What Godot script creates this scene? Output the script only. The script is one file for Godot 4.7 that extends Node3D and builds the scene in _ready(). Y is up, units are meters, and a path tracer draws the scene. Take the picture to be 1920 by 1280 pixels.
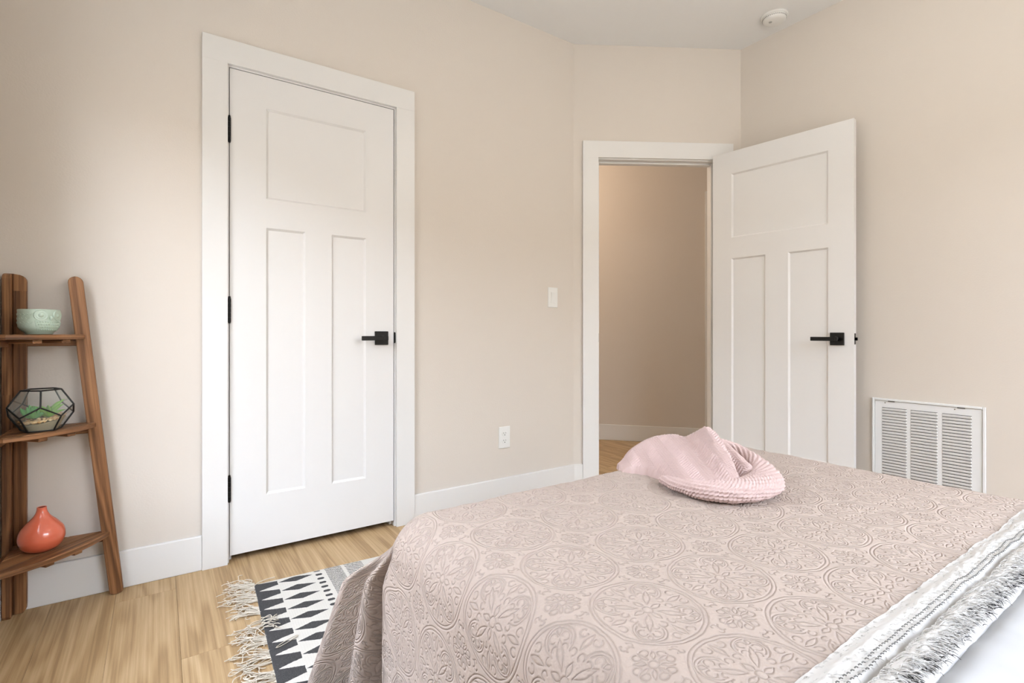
extends Node3D
# A small bedroom: closet door, open entry door on a diagonal wall, corner ladder shelf, rug and quilted bed.
# World: x runs right along the closet wall (z = 0), z comes out of it into the room, y up.

const WALL_X := -0.445      # inner face of the window wall
const RIGHT_X := 3.059      # inner face of the right wall
const BACK_Z := 3.62        # inner face of the back wall
const CEIL := 2.761
const MID_A := Vector3(2.138, 0, 0)      # diagonal wall: from here ...
const MID_D := Vector3(0.8565, 0, 0.5162)  # ... in this direction
const MID_L := 1.0751
const BED_H := 0.5
const LAMP := 1.12

var M := {}
var counts := {}

# ------------------------------------------------------------------ geometry
class Geo:
	var v := PackedVector3Array()
	var n := PackedVector3Array()
	var t := PackedVector2Array()
	var xf := Transform3D.IDENTITY
	var grain := 1
	var uvo := Vector2.ZERO

	func uv_of(p: Vector3, nn: Vector3) -> Vector2:
		var along: float = p[grain]
		var a := (grain + 1) % 3
		var b := (grain + 2) % 3
		var across: float
		if absf(nn[grain]) > 0.8:
			return Vector2(p[a], p[b]) + uvo
		across = p[b] if absf(nn[a]) > absf(nn[b]) else p[a]
		return Vector2(across, along) + uvo

	func emit(p: Vector3, nn: Vector3, uv: Vector2) -> void:
		v.append(xf * p)
		n.append((xf.basis * nn).normalized())
		t.append(uv)

	# counter-clockwise seen from outside
	func tri(a: Vector3, b: Vector3, c: Vector3) -> void:
		var nn := (b - a).cross(c - a).normalized()
		emit(a, nn, uv_of(a, nn)); emit(c, nn, uv_of(c, nn)); emit(b, nn, uv_of(b, nn))

	func quad(a: Vector3, b: Vector3, c: Vector3, d: Vector3) -> void:
		tri(a, b, c)
		tri(a, c, d)

	# a convex polygon turned away from that point
	func face(pts: Array, from: Vector3) -> void:
		var nn: Vector3 = (pts[1] - pts[0]).cross(pts[2] - pts[0])
		var mid := Vector3.ZERO
		for p in pts:
			mid += p
		if nn.dot(mid / pts.size() - from) < 0:
			pts = pts.duplicate()
			pts.reverse()
		for i in range(1, pts.size() - 1):
			tri(pts[0], pts[i], pts[i + 1])

	func box(c: Vector3, s: Vector3, ch := 0.0) -> void:
		var h := s / 2
		if ch <= 0.0:
			for ax in 3:
				for sg in [-1.0, 1.0]:
					var q := []
					for k in [[-1, -1], [1, -1], [1, 1], [-1, 1]]:
						var p := Vector3.ZERO
						p[ax] = sg * h[ax]
						p[(ax + 1) % 3] = k[0] * h[(ax + 1) % 3]
						p[(ax + 2) % 3] = k[1] * h[(ax + 2) % 3]
						q.append(c + p)
					face(q, c)
			return
		for ax in 3:
			var b := (ax + 1) % 3
			var d := (ax + 2) % 3
			for sg in [-1.0, 1.0]:
				var q := []
				for k in [[-1, -1], [1, -1], [1, 1], [-1, 1]]:
					var p := Vector3.ZERO
					p[ax] = sg * h[ax]
					p[b] = k[0] * (h[b] - ch)
					p[d] = k[1] * (h[d] - ch)
					q.append(c + p)
				face(q, c)
			# edges along ax
			for s1 in [-1.0, 1.0]:
				for s2 in [-1.0, 1.0]:
					var e := []
					for k in [[-1, 0], [1, 0], [1, 1], [-1, 1]]:
						var p := Vector3.ZERO
						p[ax] = k[0] * (h[ax] - ch)
						p[b] = s1 * (h[b] - (ch if k[1] else 0.0))
						p[d] = s2 * (h[d] - (0.0 if k[1] else ch))
						e.append(c + p)
					face(e, c)
		for sx in [-1.0, 1.0]:
			for sy in [-1.0, 1.0]:
				for sz in [-1.0, 1.0]:
					face([c + Vector3(sx * h.x, sy * (h.y - ch), sz * (h.z - ch)), c + Vector3(sx * (h.x - ch), sy * h.y, sz * (h.z - ch)), c + Vector3(sx * (h.x - ch), sy * (h.y - ch), sz * h.z)], c)

	# box given by its two corners
	func bx(a: Vector3, b: Vector3, ch := 0.0) -> void:
		box((a + b) / 2, (b - a).abs(), ch)

	static func inset(poly: PackedVector2Array, by: float) -> PackedVector2Array:
		var o := PackedVector2Array()
		var m := poly.size()
		for i in m:
			var e1 := (poly[i] - poly[(i + m - 1) % m]).normalized()
			var e2 := (poly[(i + 1) % m] - poly[i]).normalized()
			var n1 := Vector2(-e1.y, e1.x)
			var n2 := Vector2(-e2.y, e2.x)
			var b := (n1 + n2).normalized()
			o.append(poly[i] + b * by / maxf(0.35, b.dot(n1)))
		return o

	# polygon in xy (counter-clockwise), from z0 to z1, with a bevel
	func prism(poly: PackedVector2Array, z0: float, z1: float, bev := 0.0) -> void:
		if Geometry2D.is_polygon_clockwise(poly):
			poly = poly.duplicate()
			poly.reverse()
		var inn := Geo.inset(poly, bev) if bev > 0.0 else poly
		var m := poly.size()
		var ix := Geometry2D.triangulate_polygon(inn)
		for k in range(0, ix.size(), 3):
			var a := inn[ix[k]]
			var b := inn[ix[k + 1]]
			var c := inn[ix[k + 2]]
			if (b - a).cross(c - a) < 0:
				var w := b
				b = c
				c = w
			tri(Vector3(a.x, a.y, z1), Vector3(b.x, b.y, z1), Vector3(c.x, c.y, z1))
			tri(Vector3(a.x, a.y, z0), Vector3(c.x, c.y, z0), Vector3(b.x, b.y, z0))
		for i in m:
			var j := (i + 1) % m
			var p := poly[i]
			var q := poly[j]
			quad(Vector3(p.x, p.y, z0 + bev), Vector3(q.x, q.y, z0 + bev), Vector3(q.x, q.y, z1 - bev), Vector3(p.x, p.y, z1 - bev))
			if bev > 0.0:
				var pi := inn[i]
				var qi := inn[j]
				quad(Vector3(p.x, p.y, z1 - bev), Vector3(q.x, q.y, z1 - bev), Vector3(qi.x, qi.y, z1), Vector3(pi.x, pi.y, z1))
				quad(Vector3(pi.x, pi.y, z0), Vector3(qi.x, qi.y, z0), Vector3(q.x, q.y, z0 + bev), Vector3(p.x, p.y, z0 + bev))

	# profile of (radius, height), listed from the bottom outside upwards; smooth
	func lathe(pr: Array, segs: int) -> void:
		var m := pr.size()
		var nrm := []
		for i in m:
			var a: Vector2 = pr[maxi(i - 1, 0)]
			var b: Vector2 = pr[mini(i + 1, m - 1)]
			var d := (b - a).normalized()
			nrm.append(Vector2(d.y, -d.x))
		for i in m - 1:
			for k in segs:
				var q := []
				for w in [[i, k], [i, k + 1], [i + 1, k + 1], [i + 1, k]]:
					var an: float = TAU * w[1] / segs
					var dir := Vector3(sin(an), 0, cos(an))
					var r: Vector2 = pr[w[0]]
					var nn: Vector2 = nrm[w[0]]
					q.append([dir * r.x + Vector3.UP * r.y, dir * nn.x + Vector3.UP * nn.y, Vector2(float(w[1]) / segs, float(w[0]) / (m - 1))])
				for w in [0, 2, 1, 0, 3, 2]:
					emit(q[w][0], q[w][1], q[w][2])

	func tube(path: Array, radii: Array, sides: int, capped := true) -> void:
		var m := path.size()
		var rings := []
		var up := Vector3.UP
		for i in m:
			var d: Vector3 = (path[mini(i + 1, m - 1)] - path[maxi(i - 1, 0)]).normalized()
			if absf(d.dot(up)) > 0.95:
				up = Vector3(0.3, 0.1, 0.95)
			var sx := d.cross(up).normalized()
			var sy := sx.cross(d).normalized()
			up = sy
			var ring := []
			for k in sides:
				var an := TAU * k / sides
				var nn := sx * cos(an) + sy * sin(an)
				ring.append([path[i] + nn * radii[mini(i, radii.size() - 1)], nn])
			rings.append(ring)
		for i in m - 1:
			for k in sides:
				var a: Array = rings[i][k]
				var b: Array = rings[i][(k + 1) % sides]
				var c: Array = rings[i + 1][(k + 1) % sides]
				var e: Array = rings[i + 1][k]
				for w in [a, b, c, a, c, e]:
					emit(w[0], w[1], Vector2(float(k) / sides, float(i)))
		if capped:
			for end in [0, m - 1]:
				var pts := []
				for w in rings[end]:
					pts.append(w[0])
				face(pts, path[1 if end == 0 else m - 2])

	func add(g: Geo, at: Transform3D) -> void:
		for i in g.v.size():
			v.append(at * g.v[i])
			n.append((at.basis * g.n[i]).normalized())
			t.append(g.t[i])

	func mesh() -> ArrayMesh:
		var a := []
		a.resize(Mesh.ARRAY_MAX)
		a[Mesh.ARRAY_VERTEX] = v
		a[Mesh.ARRAY_NORMAL] = n
		a[Mesh.ARRAY_TEX_UV] = t
		var m := ArrayMesh.new()
		m.add_surface_from_arrays(Mesh.PRIMITIVE_TRIANGLES, a)
		return m


# a smooth grid of points (rows of equal length) as one indexed mesh; keep says which points exist
func sheet(pts: Array, uvs: Array, flip := false, keep = null) -> ArrayMesh:
	var rows := pts.size()
	var cols: int = pts[0].size()
	var v := PackedVector3Array()
	var n := PackedVector3Array()
	var t := PackedVector2Array()
	var ix := PackedInt32Array()
	for i in rows:
		v.append_array(pts[i])
		t.append_array(uvs[i])
		var r0: PackedVector3Array = pts[maxi(i - 1, 0)]
		var r1: PackedVector3Array = pts[mini(i + 1, rows - 1)]
		var rr: PackedVector3Array = pts[i]
		for j in cols:
			var du := rr[mini(j + 1, cols - 1)] - rr[maxi(j - 1, 0)]
			var dv := r1[j] - r0[j]
			var nn := dv.cross(du).normalized()
			n.append(-nn if flip else nn)
	for i in rows - 1:
		for j in cols - 1:
			var a := i * cols + j
			var b := a + 1
			var c := a + cols
			var d := c + 1
			if keep != null and not (keep[i][j] and keep[i][j + 1] and keep[i + 1][j] and keep[i + 1][j + 1]):
				continue
			if flip:
				ix.append_array([a, c, b, b, c, d])
			else:
				ix.append_array([a, b, c, b, d, c])
	var ar := []
	ar.resize(Mesh.ARRAY_MAX)
	ar[Mesh.ARRAY_VERTEX] = v
	ar[Mesh.ARRAY_NORMAL] = n
	ar[Mesh.ARRAY_TEX_UV] = t
	ar[Mesh.ARRAY_INDEX] = ix
	var m := ArrayMesh.new()
	m.add_surface_from_arrays(Mesh.PRIMITIVE_TRIANGLES, ar)
	return m


# ------------------------------------------------------------------ naming
func numbered(p: Node, called: String) -> String:
	var key := "%d/%s" % [p.get_instance_id(), called]
	var k: int = counts.get(key, 0)
	counts[key] = k + 1
	return called if k == 0 else "%s_%03d" % [called, k]


func tag(o: Node, label: String, category: String, group := "", kind := "") -> Node:
	if label:
		o.set_meta("label", label)
	if category:
		o.set_meta("category", category)
	if group:
		o.set_meta("group", group)
	if kind:
		o.set_meta("kind", kind)
	return o


func thing(called: String, label: String, category: String, at := Transform3D.IDENTITY, group := "", kind := "") -> Node3D:
	var o := Node3D.new()
	o.name = numbered(self, called)
	o.transform = at
	add_child(o, true)
	tag(o, label, category, group, kind)
	return o


func put(called: String, m: Mesh, mat: Material, parent: Node = self, at := Transform3D.IDENTITY) -> MeshInstance3D:
	var o := MeshInstance3D.new()
	o.name = numbered(parent, called)
	o.mesh = m
	o.material_override = mat
	o.transform = at
	parent.add_child(o, true)
	return o


func part(called: String, g: Geo, mat: Material, parent: Node = self, at := Transform3D.IDENTITY) -> MeshInstance3D:
	return put(called, g.mesh(), mat, parent, at)


func pos(x: float, y: float, z: float) -> Transform3D:
	return Transform3D(Basis.IDENTITY, Vector3(x, y, z))


# ------------------------------------------------------------------ camera, light
func setup_view() -> void:
	var cam := Camera3D.new()
	cam.name = "camera"
	cam.position = Vector3(0, 0.957, 2.432)
	cam.rotation_degrees = Vector3(0, -34.5, 0)
	cam.projection = Camera3D.PROJECTION_FRUSTUM
	cam.near = 0.05
	cam.far = 60.0
	cam.size = 2.0 * 0.05 * 640.0 / 965.0
	cam.frustum_offset = Vector2(0, -16.0 / 965.0 * 0.05)
	add_child(cam)
	cam.current = true

	var sky := ProceduralSkyMaterial.new()
	sky.sky_top_color = Color(0.90, 0.94, 1.0)
	sky.sky_horizon_color = Color(0.955, 0.975, 1.0)
	sky.sky_curve = 0.25
	sky.sky_energy_multiplier = 5.9
	sky.ground_bottom_color = Color(0.42, 0.40, 0.34)
	sky.ground_horizon_color = Color(0.50, 0.48, 0.42)
	sky.ground_energy_multiplier = 1.5
	var env := Environment.new()
	env.background_mode = Environment.BG_SKY
	env.sky = Sky.new()
	env.sky.sky_material = sky
	env.tonemap_mode = Environment.TONE_MAPPER_LINEAR
	env.tonemap_exposure = 0.29
	env.sdfgi_enabled = true
	env.ssao_enabled = true
	env.ssil_enabled = true
	var we := WorldEnvironment.new()
	we.name = "world_environment"
	we.environment = env
	add_child(we)


# ------------------------------------------------------------------ materials
func mat(called: String, c: Color, rough: float, spec := 0.5, metal := 0.0) -> StandardMaterial3D:
	var m := StandardMaterial3D.new()
	m.resource_name = called
	m.albedo_color = c
	m.roughness = rough
	m.metallic_specular = spec
	m.metallic = metal
	M[called] = m
	return m


func noise(sd: int, fr: float, oct := 3) -> FastNoiseLite:
	var f := FastNoiseLite.new()
	f.seed = sd
	f.noise_type = FastNoiseLite.TYPE_SIMPLEX_SMOOTH
	f.frequency = fr
	f.fractal_octaves = oct
	return f


# u across the grain, v along it; the colours are sRGB
func wood_image(w: int, h: int, across: float, along: float, dark: Color, mid: Color, light: Color, sd: int, rings: float, fine: float) -> Image:
	var a := noise(sd, 1.0, 3)
	var b := noise(sd + 1, 1.0, 2)
	var c := noise(sd + 2, 1.0, 2)
	var data := PackedByteArray()
	data.resize(w * h * 3)
	var k := 0
	for j in h:
		var y := along * j / h
		for i in w:
			var x := across * i / w
			var warp := a.get_noise_2d(x * 5.0, y * 0.55)
			var s := 0.5 + 0.5 * sin(TAU * (x * rings + warp * 2.2))
			var streak := b.get_noise_2d(x * 95.0, y * 0.7)
			var pore := c.get_noise_2d(x * 420.0, y * 9.0)
			var val := clampf(0.5 + (s - 0.5) * 0.55 + streak * 0.42 + pore * fine + warp * 0.3, 0.0, 1.0)
			var col := dark.lerp(mid, val * 2.0) if val < 0.5 else mid.lerp(light, val * 2.0 - 1.0)
			data[k] = int(col.r * 255.0)
			data[k + 1] = int(col.g * 255.0)
			data[k + 2] = int(col.b * 255.0)
			k += 3
	return Image.create_from_data(w, h, false, Image.FORMAT_RGB8, data)


# distance to an arc of a circle about c, radius r, from angle a0 over da
func d_arc(p: Vector2, c: Vector2, r: float, a0: float, da: float) -> float:
	var q := p - c
	var an := fposmod(q.angle() - a0, TAU)
	if an <= da:
		return absf(q.length() - r)
	return minf(p.distance_to(c + Vector2.from_angle(a0) * r), p.distance_to(c + Vector2.from_angle(a0 + da) * r))


func d_seg(p: Vector2, a: Vector2, b: Vector2) -> float:
	return p.distance_to(Geometry2D.get_closest_point_to_segment(p, a, b))


func d_leaf(p: Vector2, a: Vector2, b: Vector2, w: float) -> float:
	var u := (b - a).normalized()
	var l := a.distance_to(b)
	var q := p - a
	var x := q.dot(u) / l
	var y := absf(q.dot(Vector2(-u.y, u.x)))
	if x < 0.0 or x > 1.0:
		return minf(p.distance_to(a), p.distance_to(b))
	return absf(y - w * sin(PI * x))


# one cell of the quilting: a double ring with scrolls inside, small flowers in the gaps; white is puffed, black is the stitched groove
func quilt_image(sz: int) -> Image:
	var puff := noise(31, 1.0, 2)
	var hl := sz / 2
	var g := PackedFloat32Array()
	g.resize((hl + 1) * (hl + 1))
	for j in hl + 1:
		for i in hl + 1:
			var p := Vector2(float(i) / hl, float(j) / hl)   # 0 at the centre of the ring, 1 at the corner of the cell
			if p.y > p.x:
				p = Vector2(p.y, p.x)
			var r := p.length()
			var d := minf(absf(r - 0.955), absf(r - 0.885))
			if r < 0.92:
				# a heart-shaped scroll on the diagonal
				var m := Vector2(0.43, 0.43)
				d = minf(d, d_arc(p, m, 0.265, PI * 0.25 - 2.35, 4.7))
				d = minf(d, d_arc(p, m, 0.215, PI * 0.25 - 2.0, 4.0))
				d = minf(d, d_leaf(p, Vector2(0.12, 0.12), Vector2(0.44, 0.44), 0.055))
				d = minf(d, d_arc(p, Vector2(0.545, 0.39), 0.075, -2.6, 4.6))
				d = minf(d, d_arc(p, Vector2(0.40, 0.27), 0.055, -1.0, 4.2))
				d = minf(d, d_leaf(p, Vector2(0.5, 0.5), Vector2(0.6, 0.6), 0.04))
				# between the hearts
				d = minf(d, d_leaf(p, Vector2(0.08, 0.0), Vector2(0.30, 0.0), 0.05))
				d = minf(d, d_leaf(p, Vector2(0.50, 0.0), Vector2(0.82, 0.0), 0.05))
				d = minf(d, d_arc(p, Vector2(0.74, 0.16), 0.07, 0.4, 4.6))
				d = minf(d, d_arc(p, Vector2(0.42, 0.10), 0.06, -2.6, 4.4))
				d = minf(d, absf(r - 0.085))
			else:
				var q := Vector2(1, 1) - p
				if q.y < q.x:
					q = Vector2(q.y, q.x)
				d = minf(d, absf(q.length() - 0.075))
				d = minf(d, d_leaf(q, Vector2(0.07, 0.07), Vector2(0.2, 0.2), 0.035))
				d = minf(d, d_arc(q, Vector2(0.075, 0.25), 0.065, -2.2, 4.4))
				d = minf(d, d_arc(q, Vector2(0.0, 0.42), 0.07, 0.2, 2.8))
				d = minf(d, d_arc(q, Vector2(0.06, 0.52), 0.045, -2.5, 4.0))
				d = minf(d, d_leaf(q, Vector2(0.0, 0.10), Vector2(0.0, 0.30), 0.03))
			var e := clampf(d / 0.038, 0.0, 1.0)
			g[j * (hl + 1) + i] = 1.0 - (1.0 - e) * (1.0 - e)
	var data := PackedByteArray()
	data.resize(sz * sz)
	for j in sz:
		for i in sz:
			var a := absi(i - hl)
			var b := absi(j - hl)
			var val := g[b * (hl + 1) + a]
			var edge := minf(1.0, 4.0 * minf(1.0 - float(a) / hl, 1.0 - float(b) / hl))
			val = val * (0.80 + edge * 0.20 * puff.get_noise_2d(i * 0.04, j * 0.04))
			data[j * sz + i] = int(clampf(val, 0.0, 1.0) * 255.0)
	return Image.create_from_data(sz, sz, false, Image.FORMAT_L8, data)


# the woven print of the rug: u runs 0.5 m in from the fringed edge, v four repeats of 73.5 mm
func rug_image(w: int, h: int) -> Image:
	var weave := RandomNumberGenerator.new()
	weave.seed = 5
	var wob := noise(9, 1.0, 2)
	var data := PackedByteArray()
	data.resize(w * h * 3)
	var k := 0
	for j in h:
		var tt := 0.294 * j / h
		for i in w:
			var s := 0.5 * i / w + 0.0012 * wob.get_noise_2d(i * 0.05, j * 0.05)
			var t2 := tt + 0.0012 * wob.get_noise_2d(j * 0.05 + 90.0, i * 0.05)
			var f := fposmod(t2 + 0.001, 0.0735) / 0.0735      # 0..1 in a repeat, the tooth at 0.5
			var o := absf(f - 0.5) * 0.0735
			var ink := false
			if s < 0.012:
				ink = true
			elif s < 0.078:
				ink = o < lerpf(0.0365, 0.017, pow((s - 0.012) / 0.066, 0.8))
			elif s < 0.206:
				var c := (s - 0.080) / 0.125
				ink = o < 0.0225 * (c / 0.48 if c < 0.48 else (1.0 - c) / 0.52)
			elif s > 0.211 and s < 0.24:
				var q := fposmod(t2 + 0.007, 0.03675) - 0.018
				ink = pow((s - 0.2255) / 0.0128, 4) + pow(q / 0.0085, 2) < 1.0
			elif s > 0.254 and s < 0.316:
				var u := s / 0.0078
				ink = fposmod(t2 / 0.0074 + (0.35 if int(u) % 2 else 0.0) + (fposmod(u, 1.0) * 0.75 if int(u / 2) % 2 else -fposmod(u, 1.0) * 0.75), 1.0) < 0.46
			elif s > 0.330 and s < 0.40:
				ink = fposmod((t2 - (s - 0.33) * 0.9) / 0.0163, 1.0) < 0.4
			var y := 1.0
			var heather := weave.randf()
			var col := Color(0.89, 0.875, 0.845)
			if ink:
				col = Color(0.24, 0.24, 0.245).lerp(Color(0.62, 0.61, 0.60), 0.6 if heather > 0.86 else heather * 0.16)
			else:
				y = 0.96 + 0.05 * heather
			data[k] = int(clampf(col.r * y, 0, 1) * 255.0)
			data[k + 1] = int(clampf(col.g * y, 0, 1) * 255.0)
			data[k + 2] = int(clampf(col.b * y, 0, 1) * 255.0)
			k += 3
	return Image.create_from_data(w, h, false, Image.FORMAT_RGB8, data)


func weave_image(sz: int, cells: int) -> Image:
	var data := PackedByteArray()
	data.resize(sz * sz)
	for j in sz:
		for i in sz:
			var a := absf(sin(PI * cells * i / sz))
			var b := absf(sin(PI * cells * j / sz))
			data[j * sz + i] = int(255.0 * (a if (i * cells / sz + j * cells / sz) % 2 else b))
	return Image.create_from_data(sz, sz, false, Image.FORMAT_L8, data)


func materials() -> void:
	mat("wall_paint", Color(0.868, 0.836, 0.797), 0.85, 0.3)
	var orange := NoiseTexture2D.new()
	orange.width = 512
	orange.height = 512
	orange.seamless = true
	orange.noise = noise(3, 0.05, 3)
	M.wall_paint.heightmap_enabled = true
	M.wall_paint.heightmap_texture = orange
	M.wall_paint.heightmap_scale = 0.02
	M.wall_paint.uv1_triplanar = true
	M.wall_paint.uv1_world_triplanar = true
	M.wall_paint.uv1_scale = Vector3(4, 4, 4)
	mat("ceiling_paint", Color(0.955, 0.955, 0.95), 0.9, 0.2)
	mat("trim_white", Color(0.925, 0.922, 0.912), 0.38, 0.5)
	mat("door_white", Color(0.925, 0.922, 0.915), 0.42, 0.5)
	mat("plastic_white", Color(0.94, 0.94, 0.925), 0.35, 0.5)
	mat("grille_white", Color(0.93, 0.935, 0.935), 0.4, 0.5)
	mat("dark_void", Color(0.22, 0.22, 0.215), 0.9, 0.1)
	mat("black_metal", Color(0.075, 0.070, 0.065), 0.38, 0.5, 0.6)
	mat("steel", Color(0.62, 0.60, 0.57), 0.35, 0.5, 0.9)
	mat("vent_grey", Color(0.66, 0.655, 0.64), 0.6)
	mat("slot_grey", Color(0.33, 0.33, 0.32), 0.6)
	var fl := mat("oak_floor", Color(1, 1, 1), 0.42, 0.45)
	fl.albedo_texture = ImageTexture.create_from_image(wood_image(1024, 1024, 0.9, 2.6, Color(0.615, 0.50, 0.355), Color(0.715, 0.60, 0.445), Color(0.785, 0.675, 0.525), 11, 6.0, 0.14))
	fl.uv1_scale = Vector3(1.0 / 0.9, 1.0 / 2.6, 1)
	var wd := mat("acacia_wood", Color(1, 1, 1), 0.48, 0.4)
	wd.albedo_texture = ImageTexture.create_from_image(wood_image(512, 768, 0.5, 1.3, Color(0.315, 0.205, 0.122), Color(0.475, 0.325, 0.208), Color(0.605, 0.435, 0.292), 23, 16.0, 0.2))
	wd.uv1_scale = Vector3(2.0, 1.0 / 1.3, 1)
	mat("floor_gap", Color(0.42, 0.33, 0.22), 0.9, 0.1)
	var q := mat("quilt", Color(0.735, 0.675, 0.638), 0.82, 0.3)
	q.heightmap_enabled = true
	q.heightmap_texture = ImageTexture.create_from_image(quilt_image(512))
	q.heightmap_scale = 0.30
	q.rim_enabled = true
	q.rim = 0.25
	q.rim_tint = 0.6
	var rg := mat("rug_weave", Color(1, 1, 1), 0.95, 0.1)
	rg.albedo_texture = ImageTexture.create_from_image(rug_image(1024, 602))
	rg.uv1_scale = Vector3(2.0, 1.0 / 0.294, 1)
	rg.heightmap_enabled = true
	rg.heightmap_texture = ImageTexture.create_from_image(weave_image(512, 64))
	rg.heightmap_scale = 0.05
	mat("cotton_cord", Color(0.88, 0.845, 0.79), 0.95, 0.1)
	var pk := mat("pink_knit", Color(0.825, 0.735, 0.722), 0.95, 0.15)
	pk.rim_enabled = true
	pk.rim = 0.2
	pk.rim_tint = 0.6
	mat("white_fleece", Color(0.91, 0.905, 0.90), 0.95, 0.1)
	mat("white_cotton", Color(0.81, 0.815, 0.825), 0.9, 0.15)
	mat("grey_yarn", Color(0.50, 0.495, 0.485), 0.95, 0.1)
	mat("charcoal_yarn", Color(0.27, 0.27, 0.275), 0.95, 0.1)
	var cel := mat("celadon_glaze", Color(0.72, 0.79, 0.72), 0.28, 0.5)
	cel.clearcoat_enabled = true
	cel.clearcoat = 0.5
	cel.clearcoat_roughness = 0.12
	var cor := mat("coral_glaze", Color(0.83, 0.40, 0.285), 0.3, 0.5)
	cor.clearcoat_enabled = true
	cor.clearcoat = 1.0
	cor.clearcoat_roughness = 0.05
	mat("vase_inside", Color(0.30, 0.12, 0.08), 0.8)
	mat("frame_black", Color(0.11, 0.105, 0.10), 0.4, 0.5, 0.4)
	var gl := mat("pane_glass", Color(0.93, 0.97, 0.94, 0.10), 0.03, 0.5)
	gl.transparency = BaseMaterial3D.TRANSPARENCY_ALPHA
	var wg := mat("window_glass", Color(1, 1, 1, 0.03), 0.0, 0.5)
	wg.transparency = BaseMaterial3D.TRANSPARENCY_ALPHA
	var lf := mat("leaf_green", Color(0.50, 0.70, 0.30), 0.5, 0.4)
	lf.backlight_enabled = true
	lf.backlight = Color(0.25, 0.35, 0.1)
	var lf2 := mat("leaf_blue_green", Color(0.42, 0.70, 0.42), 0.5, 0.4)
	lf2.backlight_enabled = true
	lf2.backlight = Color(0.2, 0.3, 0.15)
	mat("pebble_cream", Color(0.86, 0.76, 0.58), 0.8)
	mat("pebble_tan", Color(0.78, 0.63, 0.44), 0.8)
	mat("sand", Color(0.60, 0.56, 0.44), 0.95)
	mat("mattress_cloth", Color(0.88, 0.88, 0.87), 0.9)
	mat("patio_concrete", Color(0.86, 0.85, 0.82), 0.95)
	mat("siding", Color(0.68, 0.62, 0.55), 0.9)
	mat("brass", Color(0.55, 0.50, 0.42), 0.35, 0.5, 0.9)
	var gb := mat("opal_globe", Color(0.95, 0.93, 0.90), 0.4)
	gb.emission_enabled = true
	gb.emission = Color(1.0, 0.98, 0.945)
	gb.emission_energy_multiplier = 3.0


# ------------------------------------------------------------------ the room
func mid_frame() -> Transform3D:
	return Transform3D(Basis(MID_D, Vector3.UP, Vector3(-MID_D.z, 0, MID_D.x)), MID_A)


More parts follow.
